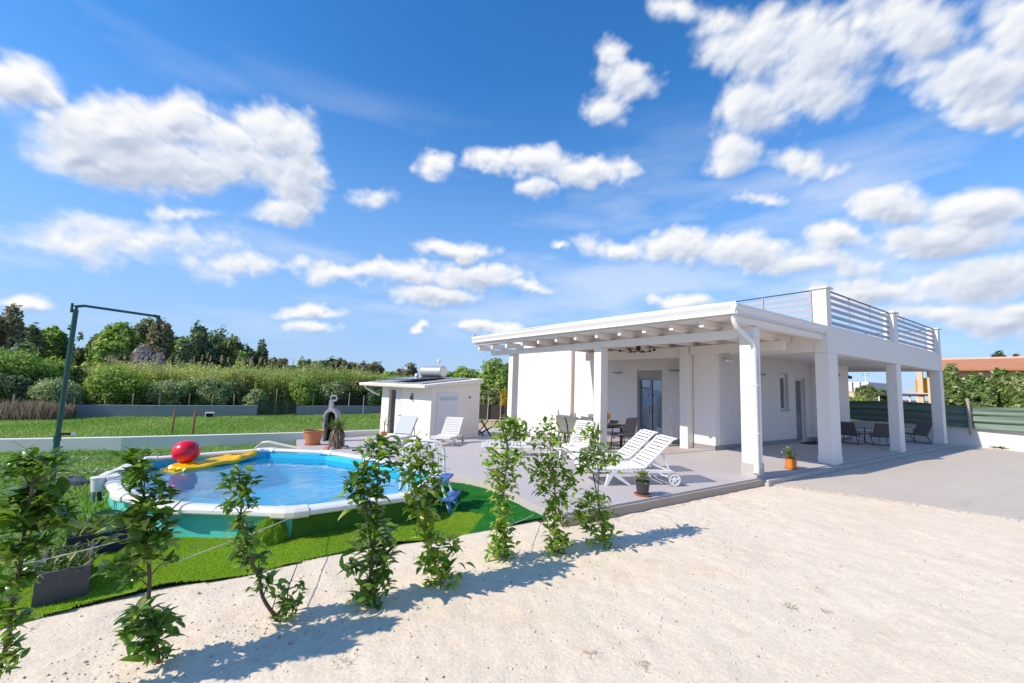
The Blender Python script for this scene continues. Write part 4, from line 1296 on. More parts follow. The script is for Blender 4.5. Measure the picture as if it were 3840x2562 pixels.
# heap of turf leaning on the wall
mb = MB()
for i in range(9):
    rr = .19 * math.cos(i / 8 * 1.5)
    zz = .235 * math.sin(i / 8 * 1.5)
    for j in range(20):
        t_ = 6.283 * j / 20
        w_ = 1 + .16 * math.sin(j * 3.1 + i)
        mb.v.append((.50 + rr * math.cos(t_) * w_, 5.36 + rr * .62 * math.sin(t_) * w_, zz + .01))
for i in range(8):
    for j in range(20):
        a0, a1 = i * 20 + j, i * 20 + (j + 1) % 20
        mb.f.append((a0, a1, a1 + 20, a0 + 20))
mb.f.append(tuple(range(160, 180)))
hp = mb.build('turf_heap', TURF, None, smooth=True)
tag(hp, 'small mound of bright green turf leaning against the turquoise pool wall', 'turf')
hx, hy, hz = [], [], []
V = np.array([v.co for v in hp.data.vertices])
pick = RNG.integers(0, len(V), 5000)
q = V[pick] + RNG.normal(0, .012, (5000, 3))
fb = blades('turf_fibre', q[:, 0], q[:, 1], q[:, 2], RNG.uniform(.012, .03, 5000), .003, G_TURF, .8)
fb.parent = hp
# water
mb = MB()
mb.v = [(x, y, .205) for x, y in inset(POOLP, .062)]
mb.f = [tuple(range(n))]
wo = mb.build('water', WATER)
if wo.data.polygons[0].normal.z < 0:
    wo.data.flip_normals()
tag(wo, None, None, None, 'structure')

# filter box hanging on the far left rim
t = thing('pool_filter', 'white filter box on black hoses hanging at the left pool rim', 'filter', (-1.30, 7.72, .12))
t.scale = (.68, .68, .68)
MB().lathe([(0, .16), (.10, .16), (.125, .40), (.135, .405), (.135, .425), (.11, .43), (0, .43)], (0, 0, 0), 20).build('filter_body', METALW, t, smooth=True)
MB().tube([(.02, 0, .165), (.03, 0, .08), (.06, -.03, -.03)], .035, 10).build('hose', DARKM, t, smooth=True)
MB().tube([(-.05, -.02, .165), (-.05, -.03, .06), (-.04, -.05, -.03)], .03, 10).build('hose', ALU, t, smooth=True)
q = MB().box(.12, .34, -.12, .13, .32, .44).build('skimmer', METALW, t, bevel=.02)

# ladder
t = thing('pool_ladder', 'white pool ladder with blue plastic steps over the right rim', 'ladder', (2.40, 5.86, 0), R(50))
# local x: along the rim, local -y: outwards
for s_ in (-.17, .17):
    MB().tube([(s_, -.52, -.05), (s_, -.42, .25), (s_, -.30, .52), (s_, -.28, .80), (s_ * .9, -.22, .92), (s_ * .9, -.1, .93), (s_ * .9, .10, .93), (s_ * .9, .20, .88), (s_ * .9, .22, .75), (s_ * .9, .24, -.4)], .019, 10).build('handrail', METALW, t, smooth=True)
    MB().tube([(s_, -.52, .02), (s_, -.44, .22)], .026, 10).build('leg_sleeve', BLUEP, t, smooth=True)
for (y_, z_) in ((-.46, .20), (-.335, .44)):
    MB().hexa([(-.24, y_ - .09, z_ - .02), (.24, y_ - .09, z_ - .02), (.24, y_ + .07, z_ - .02), (-.24, y_ + .07, z_ - .02),
               (-.24, y_ - .10, z_ + .025), (.24, y_ - .10, z_ + .025), (.24, y_ + .08, z_ + .025), (-.24, y_ + .08, z_ + .025)]).build('step', BLUEP, t, bevel=.012)
# ball and air mattress
bl = MB()
for i in range(19):
    th = math.pi * i / 18
    for j in range(28):
        ph = 6.283 * j / 28
        bl.v.append((.205 * math.sin(th) * math.cos(ph), .205 * math.sin(th) * math.sin(ph), .19 * math.cos(th)))
for i in range(18):
    for j in range(28):
        a0, a1 = i * 28 + j, i * 28 + (j + 1) % 28
        bl.f.append((a0, a1, a1 + 28, a0 + 28))
o = bl.build('beach_ball', RED, None, smooth=True)
o.location = (-.50, 9.28, .46)
tag(o, 'big red ball resting on the yellow float at the left of the pool', 'ball')
MB().lathe([(.02, 0), (.026, .006), (.012, .012), (0, .012)], (0, 0, 0), 10).xf(Matrix.Translation((.17, -.08, .07)) @ Matrix.Rotation(R(60), 4, 'Y')).build('valve', PLAST, o)
# float: limp mattress of ridges, curled up at its far end
mb = MB()
nx, ny = 46, 20
for j in range(ny):
    for i in range(nx):
        x, y = i / (nx - 1), j / (ny - 1)
        xx, yy = x * 1.50, (y - .5) * .46 * (1 - .75 * max(0, x - .72) / .28)
        zz = .035 + .022 * abs(math.sin(y * math.pi * 4)) + .012 * math.sin(x * 17 + y * 5)
        zz += .09 * max(0, x - .78) ** 1.5 * 4 + .012 * math.sin(x * 9) * (y - .3)
        zz += .018 * math.exp(-((x - .72) / .05) ** 2) * (1 + math.sin(y * 9))
        if x < .08:
            zz -= .02 + .03 * (.5 + .5 * math.sin(y * 40))
        mb.v.append((xx, yy, zz))
top = nx * ny
mb.v += [(x, y, z - .05) for x, y, z in mb.v]
for j in range(ny - 1):
    for i in range(nx - 1):
        a = j * nx + i
        mb.f.append((a, a + 1, a + nx + 1, a + nx))
        mb.f.append((top + a, top + a + nx, top + a + nx + 1, top + a + 1))
for i in range(nx - 1):
    mb.f.append((i, top + i, top + i + 1, i + 1))
    a = (ny - 1) * nx + i
    mb.f.append((a, a + 1, top + a + 1, top + a))
for j in range(ny - 1):
    mb.f.append((j * nx, (j + 1) * nx, top + (j + 1) * nx, top + j * nx))
    a = j * nx + nx - 1
    mb.f.append((a, top + a, top + a + nx, a + nx))
o = mb.build('air_mattress', YELLOW, None, smooth=True)
o.location = (-.70, 8.92, .205)
o.rotation_euler = (0, R(-2.), R(33))
tag(o, 'half inflated yellow air mattress floating in the pool below the red ball', 'float')


# ------------------------------------------------------------------ sun loungers
def make_lounger():
    t = thing('sun_lounger', 'x', 'sun lounger')
    t['group'] = 'white plastic sun loungers on the deck'
    fr = MB()
    for s_ in (-1, 1):
        fr.bar((0.02, s_ * .295, .275), (1.60, s_ * .295, .255), .035, .065)
        fr.bar((1.60, s_ * .295, .255), (1.66, s_ * .295, .17), .035, .06)
    fr.bar((.03, -.30, .275), (.03, .30, .275), .05, .06).bar((1.05, -.30, .262), (1.05, .30, .262), .05, .05).bar((1.58, -.30, .25), (1.58, .30, .25), .05, .05)
    fr.build('frame', PLAST, t, bevel=.01)
    st = MB()
    for i in range(13):
        x = .0 + i * .083
        c = .010 * math.cos(i / 12 * math.pi * 2)
        z = .312 + c - (.018 if i == 0 else 0)
        st.hexa([(x, -.315, z - .02), (x + .060, -.315, z - .02), (x + .060, .315, z - .012), (x, .315, z - .012),
                 (x, -.315, z + .008), (x + .060, -.315, z + .008), (x + .060, .315, z + .008), (x, .315, z + .008)])
    st.build('seat', PLAST, t, bevel=.005, seg=1)
    bk = MB()
    a0 = R(47)
    px, pz = 1.06, .31
    for i in range(11):
        a = a0 + R(-6 + 3.2 * math.sin(i / 9 * math.pi)) - (R(16) * max(0, i - 8) / 2)
        dx, dz = math.cos(a), math.sin(a)
        L_ = .057
        q = [(px, pz), (px + dx * L_, pz + dz * L_)]
        nx_, nz_ = dz * .009, -dx * .009
        w = .30
        bk.hexa([(q[0][0] + nx_, -w, q[0][1] + nz_), (q[1][0] + nx_, -w, q[1][1] + nz_), (q[1][0] + nx_, w, q[1][1] + nz_), (q[0][0] + nx_, w, q[0][1] + nz_),
                 (q[0][0] - nx_, -w, q[0][1] - nz_), (q[1][0] - nx_, -w, q[1][1] - nz_), (q[1][0] - nx_, w, q[1][1] - nz_), (q[0][0] - nx_, w, q[0][1] - nz_)])
        px, pz = px + dx * .080, pz + dz * .080
    for s_ in (-.285, .285):
        bk.bar((1.07, s_, .295), (1.07 + .80 * math.cos(R(44.5)), s_, .295 + .80 * math.sin(R(44.5))), .03, .032)
    bk.build('backrest', PLAST, t, bevel=.005, seg=1)
    for s_ in (-.25, .25):
        MB().bar((1.43, s_, .63), (1.57, s_, .27), .035, .03).build('support', PLAST, t, bevel=.006)
    for s_ in (-1, 1):
        lg = MB()
        lg.hexa([(.36, s_ * .30 - .02, 0), (.41, s_ * .30 - .02, 0), (.41, s_ * .30 + .02, 0), (.36, s_ * .30 + .02, 0),
                 (.43, s_ * .30 - .02, .255), (.56, s_ * .30 - .02, .255), (.56, s_ * .30 + .02, .255), (.43, s_ * .30 + .02, .255)])
        lg.hexa([(.80, s_ * .30 - .018, 0), (.86, s_ * .30 - .018, 0), (.86, s_ * .30 + .018, 0), (.80, s_ * .30 + .018, 0),
                 (.50, s_ * .30 - .018, .19), (.56, s_ * .30 - .018, .245), (.56, s_ * .30 + .018, .245), (.50, s_ * .30 + .018, .19)])
        lg.build('leg', PLAST, t, bevel=.008)
        w = MB()
        y = s_ * .335
        # wheel: rim, hub and five broad spokes
        w.lathe([(.080, -.022), (.112, -.022), (.112, .022), (.080, .022), (.080, -.022)], (1.62, y, .118), 30, 'y')
        w.lathe([(0, -.028), (.03, -.028), (.03, .028), (0, .028)], (1.62, y, .118), 16, 'y')
        for k in range(5):
            b = k * 6.283 / 5 + .4
            w.bar((1.62 + .02 * math.cos(b), y, .118 + .02 * math.sin(b)), (1.62 + .09 * math.cos(b), y, .118 + .09 * math.sin(b)), .036, .034, (0, 1, 0))
        w = w.build('wheel', PLAST, t)
        MB().lathe([(.1125, -.02), (.119, -.016), (.119, .016), (.1125, .02)], (1.62, y, .118), 30, 'y').build('tyre', TYRE, w, smooth=True)
    MB().tube([(1.62, -.33, .118), (1.62, .33, .118)], .012, 8).build('axle', PLAST, t)
    return t


lounger = make_lounger()
LS = [((5.30, 5.68), -25.5, 'white slatted sun lounger with big spoked wheel behind the dark flower pot'),
      ((5.82, 6.46), -24, 'white slatted sun lounger just behind the one by the dark flower pot'),
      ((6.62, 7.52), 30, 'white sun lounger turned to the camera in front of the dining chairs'),
      ((5.55, 9.55), -34, 'white sun lounger before the bright blank wall, left of the dining chairs'),
      ((5.55, 12.15), 49, 'white sun lounger in front of the shaded grey shed door'),
      ((4.22, 12.95), 49, 'white sun lounger standing before the sunlit cream shed wall')]
for i, ((x, y), rz, lab) in enumerate(LS):
    o = lounger if i == 0 else dup(lounger)
    o.location = (x, y, zd(y) + .0)
    o.rotation_euler = (0, 0, R(rz))
    # the deck falls to the back: lean with it
    if y > 7:
        o.location.z = zd(y) - .015
        o.rotation_euler = (0, R(3.4) * math.sin(R(rz)), R(rz))
    o['label'] = lab
    o.scale = (1, 1, .94 if i < 2 else 1)
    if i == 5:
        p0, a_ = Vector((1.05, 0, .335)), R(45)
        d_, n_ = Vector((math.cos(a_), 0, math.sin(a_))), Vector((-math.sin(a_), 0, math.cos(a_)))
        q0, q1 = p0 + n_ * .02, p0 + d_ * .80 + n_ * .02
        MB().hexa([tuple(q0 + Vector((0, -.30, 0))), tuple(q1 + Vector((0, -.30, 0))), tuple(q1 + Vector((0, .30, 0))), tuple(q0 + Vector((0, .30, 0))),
                   tuple(q0 + n_ * .02 + Vector((0, -.30, 0))), tuple(q1 + n_ * .02 + Vector((0, -.30, 0))), tuple(q1 + n_ * .02 + Vector((0, .30, 0))), tuple(q0 + n_ * .02 + Vector((0, .30, 0)))]).build('back_panel', pmat('pale_blue_panel', (.50, .55, .63), .85, var=.03), o, bevel=.008)  # thin bluish slab over the backrest


# ------------------------------------------------------------------ dining set
def dz_(x, y):
    return zd(y) + .012


tx, ty = 9.62, 9.75
t = thing('dining_table', 'brown wooden dining table laid under the pergola', 'table', (tx, ty, dz_(tx, ty)))
MB().box(-.45, .45, -.95, .95, .70, .735).build('tabletop', WOODT, t, bevel=.008)
MB().box(-.38, .38, -.85, .85, .63, .698).build('apron', DARKM, t, bevel=.005)
for sx in (-1, 1):
    for sy in (-1, 1):
        MB().box(sx * .38 - .03, sx * .38 + .03, sy * .85 - .03, sy * .85 + .03, 0, .629).build('leg', DARKM, t, bevel=.005)


def make_chair(sling):
    t = thing('dining_chair', 'x', 'chair')
    t['group'] = 'chairs round the dining table'
    # faces +y
    for s_ in (-1, 1):
        MB().tube([(s_ * .25, .24, 0), (s_ * .25, .20, .43), (s_ * .25, .18, .62)], .014, 8).build('leg', DARKM, t, smooth=True)
        MB().tube([(s_ * .24, -.27, 0), (s_ * .24, -.20, .42), (s_ * .24, -.25, .66), (s_ * .24, -.32, .91)], .015, 8).build('back_frame', DARKM, t, smooth=True)
        MB().bar((s_ * .25, .21, .63), (s_ * .25, -.24, .64), .045, .02).build('armrest', DARKM, t, bevel=.006)
    MB().bar((-.24, .20, .40), (.24, .20, .40), .025, .03).build('seat_frame', DARKM, t)
    MB().bar((-.24, -.2, .40), (.24, -.2, .40), .025, .03).build('seat_frame', DARKM, t)
    MB().hexa([(-.23, -.20, .415), (.23, -.20, .415), (.23, .22, .435), (-.23, .22, .435), (-.23, -.20, .43), (.23, -.20, .43), (.23, .22, .45), (-.23, .22, .45)]).build('seat', sling, t, bevel=.005)
    b = MB()
    prof = [(-.205, .45), (-.225, .58), (-.255, .70), (-.295, .83), (-.345, .93)]
    for (y, z) in prof:
        b.v += [(-.235, y, z), (.235, y, z), (.235, y - .014, z), (-.235, y - .014, z)]
    for i in range(len(prof) - 1):
        for j in range(4):
            b.f.append((i * 4 + j, i * 4 + (j + 1) % 4, i * 4 + 4 + (j + 1) % 4, i * 4 + 4 + j))
    b.f += [(0, 1, 2, 3), tuple(range(len(b.v) - 4, len(b.v)))]
    b.build('backrest', sling, t, smooth=True)
    return t


cd = make_chair(SLING)
cl = make_chair(SLINGL)
CH = [(cd, (9.72, 8.58), 4, 'dark grey sling chair at the near head of the dining table'),
      (cl, (8.98, 8.98), -92, 'light grey sling chair right beside the yellow flowers, its back to the loungers'),
      (cl, (8.95, 9.62), -88, 'light grey sling chair in the middle of the row with its back to the loungers'),
      (cl, (9.0, 10.15), -95, 'farthest light grey sling chair of the row along the dining table'),
      (cd, (10.4, 10.35), 90, 'dark sling chair on the far long side of the dining table')]
seen = set()
for src, (x, y), rz, lab in CH:
    o = src if id(src) not in seen else dup(src)
    seen.add(id(src))
    o.location = (x, y, dz_(x, y))
    o.rotation_euler = (0, 0, R(rz))
    o['label'] = lab
# table things
zt = dz_(tx, ty) + .735
t = thing('flower_vase', 'yellow flowers in a white pot on the dining table', 'flowers', (9.32, 8.98, zt))
MB().lathe([(0, 0), (.06, 0), (.075, .10), (.08, .12), (.07, .12), (0, .11)], n=18).build('pot', SOCKM, t, smooth=True)
pv, pf = [], []
for i in range(520):
    th, ph = math.acos(RNG.uniform(-.5, 1)), RNG.uniform(0, 6.28)
    rr = .15 * (1 + .25 * RNG.normal())
    c = np.array([rr * math.sin(th) * math.cos(ph), rr * math.sin(th) * math.sin(ph), .24 + rr * .8 * math.cos(th)])
    e1, e2 = RNG.normal(size=3), RNG.normal(size=3)
    e1, e2 = e1 / np.linalg.norm(e1) * .024, e2 / np.linalg.norm(e2) * .02
    pv += [c - e1, c - e2, c + e1, c + e2]
raw_mesh('blossoms', pv, np.arange(len(pv)).reshape(-1, 4), PETALY, t)
mb = MB()
for i in range(8):
    a = i * .8
    mb.tube([(0, 0, .1), (.09 * math.cos(a), .09 * math.sin(a), .28)], .004, 5)
mb.build('stems', GBARK, t)
t = thing('bottle', 'slim dark bottle beside the yellow flowers on the dining table', 'bottle', (9.36, 9.3, zt))
MB().lathe([(0, 0), (.035, 0), (.037, .16), (.014, .22), (.013, .30), (0, .30)], n=14).build('glass_body', pmat('dark_bottle_glass', (.03, .03, .015), .1), t, smooth=True)
MB().lathe([(.0145, .28), (.016, .28), (.016, .305), (0, .306)], n=12).build('cap', BRONZE, t)


def drink_glass(label):
    o = MB().lathe([(0, .004), (.030, .004), (.036, .11), (.034, .11), (.028, .01), (0, .01)], n=16).build('drinking_glass', CLEAR, None, smooth=True)
    return tag(o, label, 'glass', 'clear glasses set out on the dining table')


g0 = None
for i, (x, y) in enumerate(((9.3, 10.2), (9.42, 10.4), (9.28, 9.85), (9.95, 10.3), (9.9, 9.6), (9.75, 9.0))):
    lab = 'clear drinking glass on the dining table'
    if g0 is None:
        o = g0 = drink_glass(lab)
    else:
        o = g0.copy()
        COL.objects.link(o)
    o.location = (x, y, zt)
t = thing('serving_tray', 'low wooden tray with a striped grey box on the right end of the table', 'tray', (9.78, 8.98, zt))
MB().box(-.16, .16, -.12, .12, .0, .03).build('tray_base', CREAMH, t, bevel=.004)
mb = MB()
for i in range(5):
    mb.box(-.14 + i * .058, -.10 + i * .058, -.05, .05, .032, .13)
mb.build('box', SLINGL, t, bevel=.004)


# ------------------------------------------------------------------ porch armchairs
def make_arm():
    t = thing('lounge_chair', 'x', 'chair')
    t['group'] = 'dark sling armchairs on the porch'
    # faces +x
    for s_ in (-.31, .31):
        MB().tube([(-.34, s_, .02), (.30, s_, .02), (.36, s_, .55), (.30, s_, .575), (-.26, s_, .56)], .012, 8).build('side_frame', DARKM, t, smooth=True)
        MB().tube([(-.34, s_, .02), (-.10, s_, .38)], .012, 8).build('rear_leg', DARKM, t, smooth=True)
    MB().tube([(.30, -.31, .34), (.30, .31, .34)], .012, 8).tube([(-.34, -.31, .02), (-.34, .31, .02)], .012, 8).build('crossbar', DARKM, t)
    MB().hexa([(-.22, -.28, .27), (.31, -.28, .36), (.31, .28, .36), (-.22, .28, .27), (-.22, -.28, .285), (.31, -.28, .375), (.31, .28, .375), (-.22, .28, .285)]).build('seat', SLING, t, bevel=.005)
    MB().hexa([(-.235, -.28, .28), (-.22, -.28, .285), (-.22, .28, .285), (-.235, .28, .28), (-.50, -.28, .76), (-.485, -.28, .765), (-.485, .28, .765), (-.50, .28, .76)]).build('backrest', SLING, t, bevel=.005)
    return t


ar = make_arm()
for i, ((x, y), rz, lab) in enumerate((((18.75, 6.0), 0, 'dark sling armchair against the porch wall behind the big pillar'),
                                       ((19.35, 5.35), 35, 'dark sling armchair beside the low table, left of the middle pillar'),
                                       ((21.75, 4.98), 150, 'dark sling armchair between the middle and the last pillar'))):
    o = ar if i == 0 else dup(ar)
    o.location, o.rotation_euler = (x, y, .13), (0, 0, R(rz))
    o['label'] = lab
t = thing('low_table', 'low dark framed table between the porch armchairs', 'table', (20.1, 5.9, .13))
MB().lathe([(0, .40), (.34, .40), (.345, .41), (.34, .42), (0, .42)], n=28).build('tabletop', ALU, t)
for k in range(4):
    a = k * 1.571 + .6
    MB().tube([(.27 * math.cos(a), .27 * math.sin(a), .399), (.36 * math.cos(a), .36 * math.sin(a), .03), (.28 * math.cos(a + .4), .28 * math.sin(a + .4), .012)], .011, 8).build('leg', DARKM, t, smooth=True)


# ------------------------------------------------------------------ leaves and small plants
def leaf_cloud(C, Dr, L_, Wd, bend=.35, fold=.25, wav=0., rows=4):
    """leaves at C (n,3) along Dr (n,3), lengths L_, widths Wd: folded, bent blades"""
    n = len(C)
    Dr = Dr / np.linalg.norm(Dr, axis=1, keepdims=True)
    upv = np.tile([0., 0., 1.], (n, 1)) + RNG.normal(0, .25, (n, 3))
    sd = np.cross(Dr, upv)
    sd /= np.linalg.norm(sd, axis=1, keepdims=True) + 1e-9
    nr = np.cross(sd, Dr)
    ts = np.linspace(0, 1, rows + 1)
    shp = np.sin(np.pi * np.clip(ts, 0, 1) ** .8) ** .75 * .5
    shp[0], shp[-1] = .05, .02
    V = np.empty((n, rows + 1, 3, 3))
    bd = bend * RNG.uniform(.3, 1.5, n)
    fo = fold * RNG.uniform(.3, 1.4, n)
    for k, tt in enumerate(ts):
        ctr = C + Dr * (L_ * tt * (1 - .25 * bd * tt))[:, None] - nr * (L_ * bd * tt * tt * .75)[:, None]
        w = (Wd * shp[k])[:, None]
        lift = nr * (w * fo[:, None])
        wv = (RNG.normal(0, wav, n) * Wd)[:, None] * nr if wav else 0
        V[:, k, 0] = ctr - sd * w + lift + wv
        V[:, k, 1] = ctr
        V[:, k, 2] = ctr + sd * w + lift - wv
    f0 = []
    for k in range(rows):
        a = k * 3
        f0 += [(a, a + 1, a + 4, a + 3), (a + 1, a + 2, a + 5, a + 4)]
    F = (np.array(f0)[None] + (np.arange(n) * (rows + 1) * 3)[:, None, None]).reshape(-1, 4)
    return V.reshape(-1, 3), F


def rdir(n, zlo=-.2, zhi=.9):
    a = RNG.uniform(0, 6.28, n)
    z = RNG.uniform(zlo, zhi, n)
    h = np.sqrt(np.clip(1 - z * z, .05, 1))
    return np.stack([h * np.cos(a), h * np.sin(a), z], -1)


def pot(name, label, loc, prof, mat, saucer=None, soil=None, cat='flower pot'):
    t = thing(name, label, cat, loc)
    MB().lathe(prof, n=28).build('pot_body', mat, t, smooth=True)
    top = max(h for r_, h in prof)
    rin = min(r_ for r_, h in prof if h > top - .03 and r_ > .02) * .97
    MB().lathe([(0, top - .03), (rin * .5, top - .022), (rin, top - .035)], n=20).build('soil', SOIL, t, smooth=True)
    if saucer:
        rs, hs_, m = saucer
        MB().lathe([(0, 0), (rs * .85, 0), (rs, hs_), (rs * .95, hs_), (rs * .8, .006), (0, .006)], n=28).build('saucer', m, t, smooth=True)
    return t


t = pot('flower_pot', 'dark pot with a bushy pale plant on a red saucer at the deck edge', (5.58, 4.52, .131), [(0, .02), (.085, .02), (.112, .215), (.118, .215), (.118, .225), (.104, .225), (.1, .18), (0, .18)], DARKPOT, (.135, .03, TERRA))
c = RNG.normal(0, 1, (260, 3)) * [.055, .055, .045] + [0, 0, .29]
V, F = leaf_cloud(c, rdir(260), RNG.uniform(.03, .06, 260), RNG.uniform(.015, .03, 260), rows=2)
raw_mesh('leaves', V, F, L_POT, t)
V, F = leaf_cloud(np.tile([[0, 0, .25]], (7, 1)) + RNG.normal(0, .01, (7, 3)), np.array([[.5, .2, 1], [-.4, .3, 1], [.1, -.4, 1], [-.6, -.1, .8], [.7, -.3, .8], [0, .5, 1], [.2, .1, 1.]]), np.full(7, .19), np.full(7, .035))
raw_mesh('long_leaves', V, F, L_HERB, t)
t = pot('flower_pot', 'small bright orange pot with a yellow-green plant between the porch posts', (10.69, 4.55, .131), [(0, .015), (.105, .015), (.115, .21), (.122, .212), (.122, .225), (.106, .225), (.1, .18), (0, .18)], ORANGEP, (.135, .02, ORANGEP))
c = RNG.normal(0, 1, (150, 3)) * [.05, .05, .06] + [-.03, 0, .30]
V, F = leaf_cloud(c, rdir(150, 0, 1), RNG.uniform(.05, .10, 150), RNG.uniform(.025, .05, 150), rows=2)
raw_mesh('leaves', V, F, L_POT, t)
MB().tube([(0, 0, .18), (-.02, 0, .3), (-.03, 0, .42)], .008, 6).build('stem', GBARK, t)


def dracaena(label, loc, h, dry):
    t = pot('potted_palm', label, loc, [(0, 0), (.10, 0), (.13, .24), (.145, .242), (.145, .27), (.125, .27), (.12, .22), (0, .22)], TERRA, cat='potted palm')
    MB().tube([(0, 0, .2), (.015, 0, .2 + h * .5), (0, .01, .2 + h)], [.022, .018, .016], 8).build('trunk', BARK, t, smooth=True)
    k = 26 if not dry else 16
    D_ = rdir(k, -.1, 1.)
    V, F = leaf_cloud(np.tile([[0, 0, .2 + h]], (k, 1)) + RNG.normal(0, .015, (k, 3)), D_, RNG.uniform(.24, .40, k), np.full(k, .026), .55, .2)
    raw_mesh('leaves', V, F, L_SPIKE, t)


dracaena('thin brown-leaved potted palm left of the open shed door', (5.06, 16.15, zd(16.15)), .36, True)
dracaena('green potted palm in a terracotta pot before the closed shed door', (6.9, 14.78, zd(14.78)), .40, False)
t = pot('planter_pot', 'large empty terracotta planter beside the concrete barbecue', (2.42, 15.0, zd(15.) + .0), [(0, .03), (.20, .03), (.30, .43), (.325, .435), (.33, .47), (.30, .47), (.28, .40), (0, .38)], TERRA, (.25, .05, TERRA), cat='planter')
# barbecue: arched concrete hood with chimney
t = thing('barbecue', 'grey concrete garden barbecue with arched hood and chimney', 'barbecue', (3.20, 16.3, zd(16.3)), R(-30))
t.scale = (.9, .9, 1.)
mb = MB()
out_, in_ = [], []
for i in range(17):
    a = math.pi * i / 16
    out_.append((-.27 * math.cos(a), .86 + .30 * math.sin(a)))
    in_.append((-.20 * math.cos(a), .84 + .21 * math.sin(a)))
po, pi_ = [(-.27, 0)] + out_ + [(.27, 0)], [(-.20, 0)] + in_ + [(.20, 0)]
k = len(po)
for y in (-.22, .22):
    mb.v += [(x, y, z) for x, z in po]
for y in (-.22, .22):
    mb.v += [(x, y, z) for x, z in pi_]
for i in range(k - 1):
    mb.f += [(i, i + 1, k + i + 1, k + i), (2 * k + i, 3 * k + i, 3 * k + i + 1, 2 * k + i + 1), (i, 2 * k + i, 2 * k + i + 1, i + 1), (k + i, k + i + 1, 3 * k + i + 1, 3 * k + i)]
mb.build('hood', BBQM, t, bevel=.01)
MB().box(-.195, .195, .14, .20, .0, 1.03).build('back_plate', SOOT, t)
MB().box(-.195, .195, -.18, .139, .52, .58).build('grate', SOOT, t)
MB().hexa([(-.14, -.10, 1.13), (.02, -.10, 1.15), (.02, .10, 1.15), (-.14, .10, 1.13), (-.13, -.09, 1.44), (.0, -.09, 1.44), (.0, .09, 1.44), (-.13, .09, 1.44)]).build('chimney', BBQM, t, bevel=.01)
mb = MB().tube([(-.09, 0, 1.43), (-.09, 0, 1.56), (-.05, 0, 1.60), (.10, 0, 1.60), (.13, 0, 1.56), (.13, 0, 1.47), (.10, 0, 1.43), (-.02, 0, 1.43)], .035, 8)
mb.build('chimney_cowl', BBQM, t)
MB().tube([(-.29, -.23, .80), (-.33, -.27, .80), (-.27, -.28, .80)], .022, 8).build('knob', DARKM, t)
# dry plant clump on stones in front
t = thing('dry_yucca', 'clump of a green-topped plant with a thick skirt of dead brown leaves', 'plant', (2.80, 13.35, zd(13.35)))
t.scale = (1.12, 1.12, 1.1)
k = 420
a = RNG.uniform(0, 6.28, k)
C_ = np.stack([.10 * np.cos(a), .10 * np.sin(a), RNG.uniform(.18, .58, k)], -1)
D_ = np.stack([np.cos(a) * .45, np.sin(a) * .45, -np.ones(k)], -1)
V, F = leaf_cloud(C_, D_, RNG.uniform(.20, .36, k), np.full(k, .022), .1, .2, rows=2)
raw_mesh('dead_leaves', V, F, L_DRY, t)
k = 150
V, F = leaf_cloud(RNG.normal(0, .05, (k, 3)) * [1.4, 1.4, 1] + [0, 0, .58], rdir(k, .0, 1.), RNG.uniform(.18, .36, k), np.full(k, .022), .3, .2, rows=3)
raw_mesh('green_leaves', V, F, L_HERB, t)
MB().lathe([(.07, 0), (.09, .3), (.06, .58), (0, .6)], n=10).build('stem', BARK, t)
for i, (x, y, s_) in enumerate(((-.27, -.10, .10), (-.15, -.22, .08), (.20, -.20, .09), (.28, .02, .08))):
    mb = MB()
    mb.lathe([(0, 0), (s_ * 1.1, .0), (s_ * 1.2, s_ * .5), (s_ * .7, s_ * 1.05), (0, s_ * 1.15)], (0, 0, 0), 8)
    mb.v = [(p[0] * RNG.uniform(.8, 1.2), p[1] * RNG.uniform(.7, 1.1), p[2]) for p in mb.v]
    o = mb.build('edging_stone', [TERRA, STONE, STONE, STONE][i], None, bevel=.012)
    o.location = (2.80 + x, 13.35 + y, zd(13.35) - .01)
    tag(o, ['reddish stone at the foot of the dry brown plant clump, nearest the terracotta planter', 'grey-brown stone in front of the dry brown plant clump, beside the reddish one',
            'grey-brown stone at the right front of the dry brown plant clump', 'grey-brown stone at the far right of the dry brown plant clump'][i], 'stone')
# toy-like black tap pieces on the deck
o = MB().tube([(-.12, 0, .03), (0, 0, .03), (.10, .03, .03)], .022, 8).tube([(0, 0, .03), (.0, 0, .11)], .018, 8).tube([(.08, .02, .03), (.1, .02, .09)], .016, 8).build('hose_fitting', DARKM, None, smooth=True)
o.location = (3.12, 12.3, zd(12.3))
tag(o, 'small black hose fitting lying on the deck behind the pool', 'hose fitting')
# folding stand
t = thing('folding_stand', 'black folding stand with crossed legs beside the shed', 'stand', (9.1, 15.6, zd(15.6)), R(-33))
for y in (-.2, .2):
    for pts in ([(-.56, y, .66), (-.44, y, .44), (.02, y, .0)], [(.56, y, .66), (.42, y, .42), (-.02 - .3, y, .0)], [(-.12, y, .64), (.30, y, .0)], [(.16, y, .64), (-.30, y, .02)]):
        MB().tube(pts, .02, 6).build('leg', DARKM, t)
for x, z in ((-.47, .47), (.46, .47), (.12, .26)):
    MB().tube([(x, -.2, z), (x, .2, z)], .012, 6).build('crossbar', DARKM, t)

# ------------------------------------------------------------------ shed with solar boiler
SA = R(110.5)
sh = thing('shed', 'small cream garden shed with sloping roof, one door ajar and one closed', 'shed', (6.18, 14.44, -.30), SA)
# local x towards the far left corner (lit wall), local -y to the right (shaded wall)
La, Lb = 2.85, 2.72
mb = MB()
hl, hr = 1.90, 2.10


def zr(y):      # underside of the roof by distance along the shaded wall
    return hl + (hr - hl) * (-y / Lb)


W_ = .16
